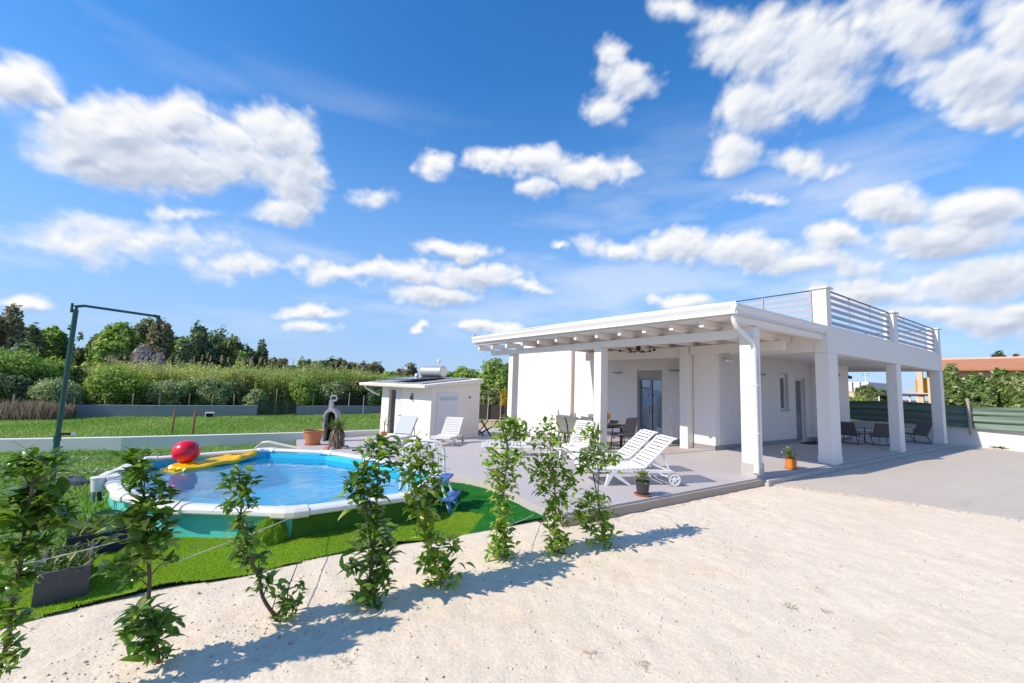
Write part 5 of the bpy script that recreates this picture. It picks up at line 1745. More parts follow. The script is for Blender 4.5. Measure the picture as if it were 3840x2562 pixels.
# lit wall (y = 0) with a door opening between x = 1.95 and 2.36
mb.box(0, 1.62, -W_, 0, -.6, hl)
mb.box(2.44, La, -W_, 0, -.6, hl)
mb.box(1.62, 2.44, -W_, 0, 1.80, hl)
mb.box(1.62, 2.44, -W_, 0, -.6, .03)
# shaded wall (x = 0)
mb.hexa([(0, -Lb, -.6), (W_, -Lb, -.6), (W_, -W_ - .001, -.6), (0, -W_ - .001, -.6), (0, -Lb, hr), (W_, -Lb, hr), (W_, -W_ - .001, hl + .008), (0, -W_ - .001, hl + .008)])
mb.box(La - W_, La, -Lb, -W_ - .001, -.6, hl)
mb.box(W_ + .001, La - W_ - .001, -Lb, -Lb + W_, -.6, hl)
mb.build('wall', SHEDW, sh, bevel=.006)
mb = MB().hexa([(-.14, -Lb - .04, hr + .012), (La + .80, -Lb - .04, hr + .012), (La + .80, .42, hl - .02), (-.14, .42, hl - .02),
                (-.14, -Lb - .04, hr + .20), (La + .80, -Lb - .04, hr + .20), (La + .80, .42, hl + .08), (-.14, .42, hl + .08)])
rf = mb.build('roof', SHEDW, sh, bevel=.01)
MB().sweep((-.16, .425, hl - .05), (La + .83, .425, hl - .05), [(0, 0), (.08, .02), (.10, .10), (.08, .13), (0, .13)], (0, 1, 0)).build('gutter', pmat('cream_gutter', (.78, .73, .64), .4, var=.02), rf, bevel=.004)
MB().tube([(La + .5, .46, hl - .05), (La + .5, .40, hl - .14), (La + .32, .10, hl - .34), (La + .12, .03, hl - .40)], .035, 10).build('downpipe', METALW, rf, smooth=True)
MB().hexa([(.2, -Lb + .3, hr + .19), (La + .4, -Lb + .3, hr + .19), (La + .4, .3, hl + .105), (.2, .3, hl + .105), (.2, -Lb + .3, hr + .215), (La + .4, -Lb + .3, hr + .215), (La + .4, .3, hl + .13), (.2, .3, hl + .13)]).build('roof_sheet', ROOFG, rf)
# door ajar on the lit side: frame, leaf swung out, dark inside
dr = thing('open_door', None, None)
dr.parent = sh
mb = MB().box(2.38, 2.438, -.12, .012, .032, 1.798).box(1.622, 1.68, -.12, .012, .032, 1.798).box(1.68, 2.38, -.12, .012, 1.74, 1.798)
mb.build('door_frame', METALW, dr, bevel=.004)
q = MB().box(1.682, 2.03, -.07, -.03, .05, 1.735).build('door_leaf', METALW, dr, bevel=.006)
MB().tube([(1.76, -.03, .78), (1.76, .03, .78), (1.60, .04, .78)], .014, 8).build('handle', ALU, q)
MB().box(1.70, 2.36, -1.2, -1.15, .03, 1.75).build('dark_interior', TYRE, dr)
# closed door on the shaded side
q = MB().box(-.025, .0, -1.42, -.28, .06, 1.72).build('closed_door', pmat('pale_grey_door', (.68, .70, .76), .5, var=.02), sh, bevel=.006)
MB().box(-.032, -.024, -1.32, -.40, 1.42, 1.56).build('door_pane', pmat('frosted_pane', (.46, .52, .60), .3), q, bevel=.003)
MB().box(-.035, .0, -1.46, -.24, -.02, .055).build('sill', CONC, q)
MB().box(-.05, .0, -2.1, -2.06, 1.50, 1.56).build('hook', DARKM, sh)
t = thing('wall_lamp', 'slim upright wall lamp on the sunlit shed wall', 'lamp', tuple(sh.location + Matrix.Rotation(SA, 3, 'Z') @ Vector((1.02, .0, 1.52))), SA)
t['group'] = 'lamps fixed to the shed'
MB().box(-.04, .04, .0, .05, -.12, .12).build('back_plate', ALU, t, bevel=.006)
MB().lathe([(0, -.14), (.03, -.14), (.03, .0), (0, .02)], (0, .08, .02), 12).build('lamp_shade', BRONZE, t, smooth=True)
# boiler on the roof
Rm = Matrix.Rotation(SA, 3, 'Z')
bp = sh.location + Rm @ Vector((1.55, -1.5, hl + .32))
t = thing('solar_boiler', 'grey steel solar water tank lying on the shed roof with a dark panel', 'boiler', tuple(bp), SA)
MB().lathe([(0, -.62), (.20, -.62), (.235, -.58), (.235, .58), (.20, .62), (0, .62)], (0, 0, .30), 26, 'x').build('tank', STEEL, t, smooth=True)
MB().hexa([(-.6, .28, .02), (.6, .28, .02), (.6, 1.7, -.10), (-.6, 1.7, -.10), (-.6, .28, .08), (.6, .28, .08), (.6, 1.7, -.04), (-.6, 1.7, -.04)]).build('panel', PANEL, t, bevel=.005)
MB().box(-.55, .55, -.12, .26, -.02, .06).build('stand', DARKM, t)
MB().lathe([(0, 0), (.07, .02), (.075, .10), (.04, .15), (0, .16)], (.62, .34, .06), 14).build('valve', PLAST, t, smooth=True)
MB().tube([(-.30, 0, .52), (-.30, 0, .66)], .012, 6).lathe([(0, .64), (.05, .66), (.07, .72), (.05, .80), (0, .82)], (-.30, 0, 0), 14).build('vent', PLAST, t)

# ------------------------------------------------------------------ outdoor shower, walls, stakes, rock
t = thing('garden_shower', 'tall leaning green pipe shower with long arm beside the pool', 'shower', (-1.70, 7.62, -.05))
MB().tube([(0, 0, -.05), (-.02, 0, 1.0)], .031, 12).build('lower_pipe', PIPEG, t, smooth=True)
MB().tube([(-.02, 0, .98), (-.015, 0, 2.62)], .027, 12).build('upper_pipe', PIPEG, t, smooth=True)
MB().tube([(-.02, 0, .95), (-.02, 0, 1.02)], .037, 12).build('coupling', PIPEG, t, smooth=True)
q = MB().tube([(-.015, 0, 2.61), (-.01, 0, 2.66), (.06, 0, 2.68), (.78, 0, 2.63)], .017, 10).build('arm', PIPEG, t, smooth=True)
MB().tube([(.76, 0, 2.632), (.81, 0, 2.625), (.82, 0, 2.57), (.80, 0, 2.53)], [.022, .026, .026, .016], 10).build('shower_head', PIPEG, q, smooth=True)
MB().tube([(-.055, 0, 2.58), (-.055, 0, 2.70)], .014, 8).tube([(-.03, -.03, 2.66), (.05, -.03, 2.68)], .012, 6).build('elbow_clamp', PIPEG, q)
q = MB().tube([(.0, 0, 1.04), (.10, 0, 1.035)], .014, 8).build('tap', DARKM, t, smooth=True)
MB().lathe([(0, -.02), (.025, -.02), (.02, .02), (0, .02)], (.12, 0, 1.035), 10, 'x').build('tap_knob', SOCKM, q)

mb = MB()


def low_wall(name, pts, h, w, mat, label, cat='wall'):
    mb = MB()
    n = len(pts)
    L_, R_ = [], []
    for i in range(n):
        a, b = Vector(pts[max(i - 1, 0)]), Vector(pts[min(i + 1, n - 1)])
        d = (b - a).normalized()
        nr = Vector((-d.y, d.x)) * (w / 2)
        p = Vector(pts[i])
        L_.append(p + nr)
        R_.append(p - nr)
    for i in range(n):
        zt_ = zg(pts[i][1]) + (h[i] if isinstance(h, (list, tuple)) else h)
        mb.v += [(L_[i].x, L_[i].y, -2.), (R_[i].x, R_[i].y, -2.), (R_[i].x, R_[i].y, zt_), (L_[i].x, L_[i].y, zt_)]
    for i in range(n - 1):
        a = i * 4
        mb.f += [(a + j, a + (j + 1) % 4, a + 4 + (j + 1) % 4, a + 4 + j) for j in range(4)]
    mb.f += [(0, 1, 2, 3), tuple(range(4 * n - 4, 4 * n))]
    o = mb.build(name, mat, None, bevel=.012)
    return tag(o, label, cat)


low_wall('garden_wall', [(-14., 20.9), (-5.4, 18.75), (-2.6, 18.05), (-.3, 17.75), (2.4, 17.9), (4.0, 18.1), (6.2, 18.9)], [.40, .41, .40, .40, .38, .36, .34], .22, WALLW, 'low white curved garden wall between the two lawns')
low_wall('boundary_wall', [(-7.6, 36.6), (-3.9, 35.95), (1.9, 35.7)], .74, .2, WALLG, 'grey rendered boundary wall left of the dark green gate')
low_wall('boundary_wall', [(4.5, 36.05), (7.5, 36.6), (14., 38.2)], [.70, .68, .62], .2, WALLG, 'grey rendered boundary wall right of the dark green gate')
t = thing('shade_netting', 'black netting hung along the fence posts above the right grey wall', 'netting', (8.2, 36.9, -.4))
MB().hexa([(-1.6, -.25, 0), (2.6, .75, -.03), (2.6, .80, -.03), (-1.6, -.2, 0), (-1.6, -.25, .42), (2.6, .75, .62), (2.6, .80, .62), (-1.6, -.2, .42)]).build('net', pmat('black_netting', (.018, .017, .018), .95, var=.3), t)
MB().tube([(-1.6, -.22, .43), (2.6, .78, .63)], .02, 6).build('top_wire', DARKM, t)
gt = thing('gate', 'dark green double mesh gate in the boundary wall', 'gate', (3.2, 35.9, zg(35.9)), R(8.5))
for s_ in (-1, 1):
    q = MB().box(s_ * 1.22 - .04, s_ * 1.22 + .04, -.04, .04, 0, 1.26 if s_ < 0 else 1.1).build('gate_post', GATEG, gt)
    lf = MB().box(*(sorted((s_ * .03, s_ * .08))), -.03, .03, .06, 1.08).box(*(sorted((s_ * 1.12, s_ * 1.17))), -.03, .03, .06, 1.08).box(*(sorted((s_ * .08, s_ * 1.12))), -.025, .025, .06, .11).box(*(sorted((s_ * .08, s_ * 1.12))), -.025, .025, .50, .55).box(*(sorted((s_ * .08, s_ * 1.12))), -.025, .025, 1.03, 1.08).build('gate_leaf', GATEG, gt)
    mb = MB()
    for i in range(16):
        x = s_ * (.12 + i * .064)
        mb.box(x - .006, x + .006, -.006, .006, .11, 1.03)
    for i in range(12):
        z = .15 + i * .075
        mb.box(*(sorted((s_ * .08, s_ * 1.12))), -.005, .005, z - .005, z + .005)
    mb.build('mesh', GATEG, lf)
t = thing('meter_box', 'small pale box standing on the lawn before the grey boundary wall', 'box', (-.85, 35.0, zg(35)))
MB().box(-.25, .25, -.15, .15, 0, .34).build('case', WALLW, t, bevel=.02)
MB().box(-.20, .20, -.165, -.151, .03, .26).build('opening', SOOT, t)
for i, (x, y, z) in enumerate(FPOSTS):
    mb = MB().tube([(x, y, zg(y) - .1), (x + .02 * ((i * 7) % 5 - 2), y, z)], .035, 7)
    if i == 0:
        pass
    o = mb.build('fence_post', POSTW, None, smooth=True)
    tag(o, 'thin weathered fence post rising behind the grey boundary wall', 'post', 'fence posts along the boundary wall')
t = MB().tube([(-2.06, 25.95, -1.15), (-2.0, 26.0, .05)], [.05, .045], 8).build('wooden_stake', STAKE, None, smooth=True)
tag(t, 'brown wooden stake in the far lawn, left of the two', 'stake', 'brown stakes in the far lawn')
t = MB().tube([(-1.20, 24.7, -1.15), (-1.15, 24.7, .10)], [.05, .045], 8).build('wooden_stake', STAKE, None, smooth=True)
tag(t, 'brown wooden stake in the far lawn, right of the two', 'stake', 'brown stakes in the far lawn')
mb = MB()
for i in range(9):
    th = math.pi * .5 * i / 8
    for j in range(14):
        ph = 6.283 * j / 14
        k_ = 1 + .16 * math.sin(3 * ph + i) + .1 * math.sin(5 * ph)
        mb.v.append((.27 * math.cos(th) * math.cos(ph) * k_, .20 * math.cos(th) * math.sin(ph) * k_, .17 * math.sin(th) * (1 + .1 * math.sin(ph * 2))))
for i in range(8):
    for j in range(14):
        a0, a1 = i * 14 + j, i * 14 + (j + 1) % 14
        mb.f.append((a0, a1, a1 + 14, a0 + 14))
o = mb.build('rock', ROCK, None, smooth=True)
o.location = (-2.1, 10.3, zg(10.3))
tag(o, 'blue-grey rock lying in the lawn behind the shower pipe', 'rock')
# cream ramp edge between pool and planter
mb = MB()
pr_ = [(-.8, .0), (-.76, .17), (-.62, .31), (-.45, .33), (-.25, .28), (.3, .14), (.9, .02), (.9, -.1), (-.8, -.1)]
mb.v = [(x, y, z) for y in (-.16, .16) for x, z in pr_]
k = len(pr_)
mb.f = [tuple(range(k)), tuple(range(k, 2 * k))[::-1]] + [(i, k + i, k + (i + 1) % k, (i + 1) % k) for i in range(k)]
o = mb.build('garden_slide', pmat('cream_plastic', (.78, .70, .58), .5, var=.04), None, bevel=.015)
o.location = (1.55, 14.2, zg(14.2) + .02)
o.rotation_euler = (0, 0, R(-12))
tag(o, 'low cream coloured sloping slab between the pool and the terracotta planter', 'slab')

# wooden planters at the front left
def planter(label, loc, rz, w, dd, h, mat, tilt=0.):
    t = thing('planter_box', label, 'planter', loc, rz)
    mb = MB()
    mb.hexa([(-w / 2, -.02, 0), (w / 2, -.02, .0), (w / 2, .01, 0), (-w / 2, .01, 0), (-w / 2, -.03, h * .98), (w / 2, -.03, h), (w / 2, 0, h), (-w / 2, 0, h * .98)])
    mb.build('front_board', mat, t, bevel=.006)
    mb = MB().box(-w / 2, w / 2, dd, dd + .025, 0, h).build('back_board', mat, t, bevel=.006)
    for s_ in (-1, 1):
        MB().box(s_ * w / 2 - (.0 if s_ < 0 else .025), s_ * w / 2 + (.025 if s_ < 0 else 0), .011, dd - .001, 0, h).build('side_board', mat, t, bevel=.006)
    MB().box(-w / 2 + .026, w / 2 - .026, .012, dd - .002, .02, h - .05).build('soil', SOIL, t)
    return t


def herbs(t, w, dd, h, k, L0, L1, wd, mat, zlo=.4):
    c = np.stack([RNG.uniform(-w / 2, w / 2, k), RNG.uniform(0, dd, k), np.full(k, h - .05)], -1)
    V, F = leaf_cloud(c, rdir(k, zlo, 1.), RNG.uniform(L0, L1, k), np.full(k, wd) * RNG.uniform(.6, 1.4, k), .45, .2, rows=3)
    raw_mesh('foliage', V, F, mat, t)


t = planter('weathered dark plank planter with yellow-green herbs at the front left', (-.93, 4.74, .01), R(9), .30, .56, .26, PLANK)
herbs(t, .31, .56, .26, 460, .05, .12, .022, L_HERB, .6)
t = planter('navy blue crate planter with tall grassy herbs behind the plank planter', (-.92, 5.72, .0), R(6), .42, .40, .24, NAVY)
herbs(t, .44, .50, .25, 560, .07, .16, .016, L_HERB, .7)

# cord tied along the shrubs
def cord(label, pts, rad=.0035):
    full = []
    for a, b in zip(pts[:-1], pts[1:]):
        a, b = Vector(a), Vector(b)
        for i in range(10):
            q = a.lerp(b, i / 10)
            q.z -= .006 * math.sin(math.pi * i / 10)
            full.append(q)
    full.append(Vector(pts[-1]))
    tag(MB().tube(full, rad, 6).build('cord', CORD, None), label, 'cord')


cord('white cord stretched between the two front left shrubs', [(-.86, 3.42, .745), (-.33, 3.53, .80)])
cord('white cord running from the second shrub across the turf to the pool rim', [(-.165, 3.53, .60), (.76, 5.22, .31)])
cord('thin white cord from the middle shrub to the turf edge', [(2.50, 3.84, .30), (3.50, 4.60, .10)], .003)

# ------------------------------------------------------------------ right boundary
low_wall('white_boundary_wall', [(24.75, -9.), (24.75, 2.6), (24.7, 4.3), (24.7, 14.), (26., 22.)], .80, .22, WALLW, 'white rendered boundary wall on the right with green mesh on top')
t = thing('screen_fence', 'dark green horizontally rippled screen stretched on the white boundary wall', 'fence', (24.72, 4., .75))
ys = np.concatenate([np.linspace(-9, 14, 90)])
zs = np.linspace(0, 1, 26)
Yg, Zg = np.meshgrid(ys, zs)
top = .86 + .04 * np.sin(Yg * 1.3)
sag = .05 * np.sin(Zg * 21 + .7 * np.sin(Yg * .8)) + .03 * np.sin(Zg * 37 + Yg * .5) + .015 * np.sin(Zg * 60 - Yg)
Vv = np.stack([-.24 - sag * .8, Yg - 4., -.03 + Zg * (top + .03)], -1).reshape(-1, 3)
nx, ny = len(ys), len(zs)
i_ = (np.arange(ny - 1)[:, None] * nx + np.arange(nx - 1)[None]).ravel()
raw_mesh('screen', Vv, np.stack([i_, i_ + 1, i_ + nx + 1, i_ + nx], -1), pmat('dark_green_screen', (.15, .225, .18), .6, var=.12, vscale=2., spec=.35, bump=.05, bscale=200.), t, smooth=True)
for k, y in enumerate((-5., -1., 3.9, 8.8, 13.)):
    MB().tube([(-.40, y - 4., -.30), (-.41, y - 4. + .03, 1.12)], .055, 9).build('post', POSTW, t, smooth=True)
# weeds at the wall foot
for i, (x, y, s_) in enumerate(((24.45, 3.2, .12), (24.45, 2.0, .16), (24.4, .6, .2), (10.25, 1.02, .06))):
    k = 130
    V, F = leaf_cloud(RNG.normal(0, .5, (k, 3)) * [s_ * .6, s_ * 2, s_ * .1] + [0, 0, .03], rdir(k, .2, 1.), RNG.uniform(.5, 1.1, k) * s_, np.full(k, s_ * .25), rows=2)
    o = raw_mesh('weed', V, F, L_HERB)
    o.location = (x, y, .0)
    tag(o, ['low green weed at the foot of the white wall, nearest the last pillar', 'low green weed at the foot of the white wall, middle tuft', 'low green weed at the foot of the white wall, rightmost tuft', 'small green weed at the near edge of the concrete driveway'][i], 'weed', 'weeds at the edges of the driveway')

# ------------------------------------------------------------------ shrubs along the gravel
YOUNG = {'p5', 'p6', 'p7', 'p8'}
SL = {'p1': 'large dark glossy shrub cut by the left edge, front left corner of the row',
      'p2': 'dark glossy shrub in front of the plank planter and the left pool rim',
      'p3': 'slim bent shrub in front of the turquoise pool wall, leaning left',
      'p4': 'thick two-topped shrub in front of the turf-clad pool wall',
      'p5': 'light green leaning shrub in front of the pool ladder',
      'p6': 'slender shrub at the right end of the turf, before the farther loungers',
      'p7': 'slender light green shrub just right of the turf corner, before the grey deck',
      'p8': 'shrub with a bare middle stem tied to a thin dark stake, last on the right'}
for key in SHRUBS:
    Y, cl, st = SHRUBS[key]
    b = Vector((st[0][0], Y, 0))
    if key == 'p1':
        b = Vector((-1.02, Y, 0))
    t = thing('shrub', SL[key], 'shrub', tuple(b), 0, 'young shrubs in a row along the gravel')
    pts = [(0, 0, -.03)] + [(x - b.x, .02 * math.sin(i * 2.3), z) for i, (x, z) in enumerate(st[1:] if key != 'p1' else st)]
    # smooth the stem
    pp = []
    for i in range(len(pts) - 1):
        p0, p1 = Vector(pts[i]), Vector(pts[i + 1])
        for k in range(4):
            q = p0.lerp(p1, k / 4)
            pp.append(q + Vector((.006 * math.sin(i * 4 + k * 1.3), .006 * math.cos(i * 3 + k), 0)))
    pp.append(Vector(pts[-1]))
    mb = MB()
    k = len(pp)
    big = key not in YOUNG
    r0 = .014 if big else .009
    mb.tube(pp, [r0 * (1 - .7 * i / k) for i in range(k)], 7)
    Cs, Ds, Ls = [], [], []
    for (x, z, rr) in cl:
        yy = RNG.uniform(-.6, .6) * rr
        c = Vector((x - b.x, yy, z))
        # twig from the stem
        j = min(range(k), key=lambda i: (pp[i] - (c - Vector((0, 0, rr * .8)))).length)
        o = pp[j]
        mb.tube([o, o.lerp(c, .5) + Vector((0, 0, .3 * rr)), c], [.005, .0035, .002], 5, False)
        nl = int(((27 if key in ('p1', 'p2') else 17) if big else 32) * (.6 + rr * 5))
        for q in range(max(6, nl)):
            if big:
                d = Vector(rdir(1, -.25, .85)[0])
                base = c + Vector(RNG.normal(0, .24, 3)) * rr
                L = rr * RNG.uniform(.6, 1.05) * (1.12 if key in ('p1', 'p2') else 1)
                L = max(.06, min(L, .17))
            else:
                d = Vector(rdir(1, -.45, .9)[0])
                base = c + Vector(RNG.normal(0, .34, 3)) * rr
                L = RNG.uniform(.055, .12)
            d = (d + (base - Vector((c.x, c.y, c.z - rr * .8))).normalized() * .5).normalized()
            Cs.append(base)
            Ds.append(d)
            Ls.append(L)
    if key == 'p4':
        mb.tube([(pp[k // 3]), pp[k // 3] + Vector((.02, .03, .3)), (cl[3][0] - b.x, .02, cl[3][1])], [.011, .009, .004], 7)
    if key == 'p3':
        mb.tube([(0.05, .02, -.02), (.05, .05, .2), (.1, .05, .36)], [.006, .005, .003], 6)
    mb.build('stem', BARK if big else GBARK, t, smooth=True)
    Ls = np.array(Ls)
    V, F = leaf_cloud(np.array([tuple(c) for c in Cs]), np.array([tuple(d) for d in Ds]), Ls, Ls * RNG.uniform(.32, .46, len(Ls)), .75, .3, .03, rows=5)
    raw_mesh('foliage', V, F, L_SHRUB if big else L_SHRUBY, t, smooth=True)
o = MB().tube([(3.84, 3.63, -.05), (3.62, 3.64, .80)], .0075, 7).build('plant_stake', DARKM, None, smooth=True)
tag(o, 'thin dark stake leaning against the last shrub on the right', 'stake')
# tufts of dry weeds on the gravel
for i, (x, y, s_) in enumerate(((2.41, 1.94, .05), (4.10, 1.80, .045), (2.2, 2.2, .04), (4.3, 1.6, .035), (.78, 2.95, .05))):
    k = 26
    V, F = leaf_cloud(RNG.normal(0, .6, (k, 3)) * [s_, s_, 0] + [0, 0, .005], rdir(k, .1, .9), RNG.uniform(.6, 1.4, k) * s_, np.full(k, .004), rows=2)
    o = raw_mesh('dry_weed', V, F, L_HERB if i == 1 else L_DRY)
    o.location = (x, y, 0)
    tag(o, ['tiny dry tuft on the gravel at the lower edge of the picture', 'tiny green tuft on the open gravel right of the middle', 'tiny dry tuft on the open gravel just above the one at the lower edge', 'tiny dry tuft on the gravel just below the green tuft', 'tiny dry tuft on the gravel before the row of shrubs'][i], 'weed', 'tiny tufts on the gravel')


# ------------------------------------------------------------------ trees
def hash3(p, seed):
    """smooth 3-D value noise"""
    i = np.floor(p).astype(np.int64)
    f = p - i
    f = f * f * (3 - 2 * f)
    out = 0
    for dx in (0, 1):
        for dy in (0, 1):
            for dz in (0, 1):
                n = ((i[:, 0] + dx) * 374761393 + (i[:, 1] + dy) * 668265263 + (i[:, 2] + dz) * 2147483647 + seed * 144269504) & 0x7fffffff
                n = ((n ^ (n >> 13)) * 1274126177) & 0x7fffffff
                h = ((n ^ (n >> 16)) & 0xffff) / 65535.
                w = (f[:, 0] if dx else 1 - f[:, 0]) * (f[:, 1] if dy else 1 - f[:, 1]) * (f[:, 2] if dz else 1 - f[:, 2])
                out = out + h * w
    return out


def crown_mesh(w, h, n, leaf, lobes, seed, hollow=.55, thin=False):
    """leaf clumps over a few overlapping, unevenly bulging lobes, open in places"""
    rg = np.random.default_rng(seed)
    L_ = [(np.array([0, 0, -.05 * h]), .62)]
    for i in range(max(5, lobes // 5)):
        d = rg.normal(size=3)
        d[2] = d[2] * .8 + .15
        d /= np.linalg.norm(d)
        rr = rg.uniform(.38, .62)
        L_.append((d * rr * np.array([w, w, h / 2]), rg.uniform(.30, .50)))
    wt = np.array([s_ ** 2 for c, s_ in L_])
    cnt = (wt / wt.sum() * n).astype(int) + 1
    P, N = [], []
    for j, ((c, s_), k) in enumerate(zip(L_, cnt)):
        d = rg.normal(size=(k, 3))
        d /= np.linalg.norm(d, axis=1, keepdims=True)
        bulge = .62 + .55 * hash3(d * 2.3 + 11 * j, seed) + .30 * hash3(d * 5.5 + 7 * j, seed + 3)
        q = rg.uniform(hollow, 1.0, k) ** .5 * bulge
        p = c + d * (q * s_)[:, None] * np.array([w, w, h / 2])
        keep = hash3(p * (2.2 / max(.5, leaf * 9)) + 5, seed + 9) > .30
        p, d = p[keep], d[keep]
        P.append(p + rg.normal(0, .03 * w, p.shape))
        N.append(d)
    P, N = np.concatenate(P), np.concatenate(N)
    k = len(P)
    N = N + rg.normal(0, .55, (k, 3))
    N /= np.linalg.norm(N, axis=1, keepdims=True)
    t1 = np.cross(N, rg.normal(size=(k, 3)))
    t1 /= np.linalg.norm(t1, axis=1, keepdims=True) + 1e-9
    t2 = np.cross(N, t1)
    sz = leaf * rg.uniform(.5, 1.3, (k, 1))
    wd = .14 if thin else .55
    V = np.stack([P - t1 * sz, P - t2 * sz * wd, P + t1 * sz, P + t2 * sz * wd], 1)
    return V.reshape(-1, 3), np.arange(4 * k).reshape(-1, 4), [c for c, s_ in L_]


KM = {'A': (L_A, 'olive green'), 'B': (L_B, 'bright green'), 'C': (L_C, 'brownish green'), 'D': (L_D, 'dark green'), 'E': (L_D, 'thin airy dark'), 'F': (L_F, 'leafless grey'), 'Y': (L_Y, 'yellow flowering'), 'G': (L_G, 'dusty green')}
ORD = ['first', 'second', 'third', 'fourth', 'fifth', 'sixth', 'seventh', 'eighth', 'ninth', 'tenth', 'eleventh', 'twelfth', 'thirteenth', 'fourteenth', 'fifteenth', 'sixteenth', 'seventeenth', 'eighteenth', 'nineteenth', 'twentieth', 'twenty-first', 'twenty-second', 'twenty-third', 'twenty-fourth', 'twenty-fifth', 'twenty-sixth', 'twenty-seventh', 'twenty-eighth', 'twenty-ninth', 'thirtieth', 'thirty-first', 'thirty-second', 'thirty-third', 'thirty-fourth', 'thirty-fifth', 'thirty-sixth', 'thirty-seventh', 'thirty-eighth', 'thirty-ninth', 'fortieth', 'forty-first', 'forty-second', 'forty-third', 'forty-fourth']


def make_tree(i, x, y, T, w, k, label, gz=-1.1, name='tree', group=None):
    mat, _ = KM[k]
    tall = T - gz
    h = min(tall * .95, max(w * 2.6, tall * .8))
    if k == 'G':
        h = tall * .98
    t = thing(name, label, 'tree', (x, y, gz), 0, group)
    n = {'E': 2200, 'F': 5000, 'Y': 4000, 'G': 12000}.get(k, 15000)
    dist = math.hypot(x, y)
    leaf = {'E': .20, 'F': .28, 'Y': .09, 'G': .11}.get(k, .11 + .0016 * dist)
    n = int(n * min(1.6, max(.5, w / 2.6)))
    V, F, lob = crown_mesh(w, h, n, leaf, {'E': 9, 'F': 9}.get(k, 60), 100 + i, .2 if k in 'EF' else .35, k == 'F')
    cz = tall - h / 2
    top = V[:, 2].max()
    V[:, 2] += tall - top
    raw_mesh('crown', V, F, mat, t)
    mb = MB()
    r0 = .05 * tall ** .8
    mb.tube([(0, 0, -.2), (.04 * w, 0, tall * .3), (-.02 * w, .03 * w, cz)], [r0, r0 * .75, r0 * .5], 7)
    for c in lob[:8]:
        mb.tube([(0, 0, tall * .32 + RNG.uniform(0, .1) * tall), Vector(c) * .5 + Vector((0, 0, (cz + tall * .3) / 2)), (c[0], c[1], c[2] + cz)], [r0 * .4, r0 * .25, r0 * .1], 5, False)
    mb.build('trunk', BARK, t, smooth=True)
    return t


TREES = [(q[0], q[1] - (1.0 if q[4] == 'C' and q[0] > 30 else 0), *q[2:]) for q in TREES]
left = [q for q in TREES if q[0] < 9.5 and q[1] > 44]
rest = [q for q in TREES if q not in left]
left = sorted(left, key=lambda q: q[0] / q[1])
for i, (x, y, T, w, k) in enumerate(left):
    make_tree(i, x, y, T, w, k, f'{KM[k][1]} tree of the far line behind the cane, {ORD[i]} from the left', group='trees behind the cane thicket')
mid = sorted([q for q in rest if q[1] > 20], key=lambda q: q[0] / q[1])
for i, (x, y, T, w, k) in enumerate(mid):
    make_tree(100 + i, x, y, T, w, k, f'{KM[k][1]} {"bush" if T < 2.6 else "tree"} between the shed and the house, {ORD[i]} from the left', group='trees between shed and house')
rt = sorted([q for q in rest if q[1] <= 20], key=lambda q: q[0] / max(q[1], -5) if q[1] > 0 else 1e3)
for i, (x, y, T, w, k) in enumerate(rt):
    far = math.hypot(x, y) > 60
    lab = (f'distant dark tree over the tiled roof on the right, {"left" if i % 2 else "right"} one' if far else f'{KM[k][1]} tree beyond the white boundary wall on the right, {ORD[i]} from the left')
    make_tree(200 + i, x, y, T, w, k, lab, gz=.0, group='trees beyond the right boundary')

BL = ['wide bright bush at the far left edge of the cane', 'rounded green bush right of the far left one', 'sloping green bush before the cane behind the shower pipe', 'dark low bush in the shade below the leftmost bushes', 'dark bush beside the shower pipe, over the dry brush', 'shaded bush low at the far left edge', 'bright bush hanging over the grey wall right of the shower pipe',
      'small bright bush over the grey wall, second right of the shower pipe', 'dark round bush left of the green gate', 'dark green bush directly behind the green gate', 'yellow-green bush right of the green gate', 'green bush behind the barbecue chimney', 'dark bush behind the shed corner', 'small bush over the middle of the grey wall',
      'willowy pale bush behind the two brown stakes', 'tall bright bush right behind the arm of the pipe shower', 'willowy grey-green bush between stakes and green gate', 'olive bush standing in the cane above the pale meter box', 'pale willowy bush directly left of the green gate', 'tall bright bush directly right of the green gate', 'grey-green willowy bush over the right grey wall', 'yellowish bush over the right grey wall, before the shed roof', 'bright bush just left of the shed roof', 'wide willowy bush above the dry brush']
BUSHES = BUSHES + [(-3.3, 38.0, 1.35, 1.5), (-6.2, 38.6, 2.2, 2.0), (-.9, 38.3, 1.7, 1.7), (.9, 39.2, 2.1, 1.6), (1.6, 37.6, .9, 1.1), (5.3, 38.4, 1.9, 1.6), (7.6, 38.9, 1.7, 1.7), (9.6, 39.2, 2.1, 1.6), (11.6, 39.6, 2.3, 1.8), (-8.6, 37.2, 1.3, 1.5)]
_d = 0
for i, (x, y, T, w) in enumerate(BUSHES):
    gz = -1.1
    t = thing('bush', BL[i], 'bush', (x, y, gz), 0, 'bushes behind the boundary wall')
    h = (T - gz) * 1.02
    V, F, lob = crown_mesh(w, h, int(13000 * min(1.9, max(.6, w / 1.6))), .085, 50, 500 + i, .35)
    V[:, 2] += h - V[:, 2].max()
    V[:, 2] = np.maximum(V[:, 2], .0)
    raw_mesh('foliage', V, F, [L_B, L_B, L_A, L_D, L_D, L_D, L_A, L_B, L_D, L_D, L_B, L_A, L_D, L_A, L_W, L_B, L_W, L_A, L_W, L_B, L_W, L_Y2, L_B, L_W][i], t)
    MB().tube([(0, 0, -.1), (.05, 0, h * .5)], [.07, .03], 6).build('stem', BARK, t)


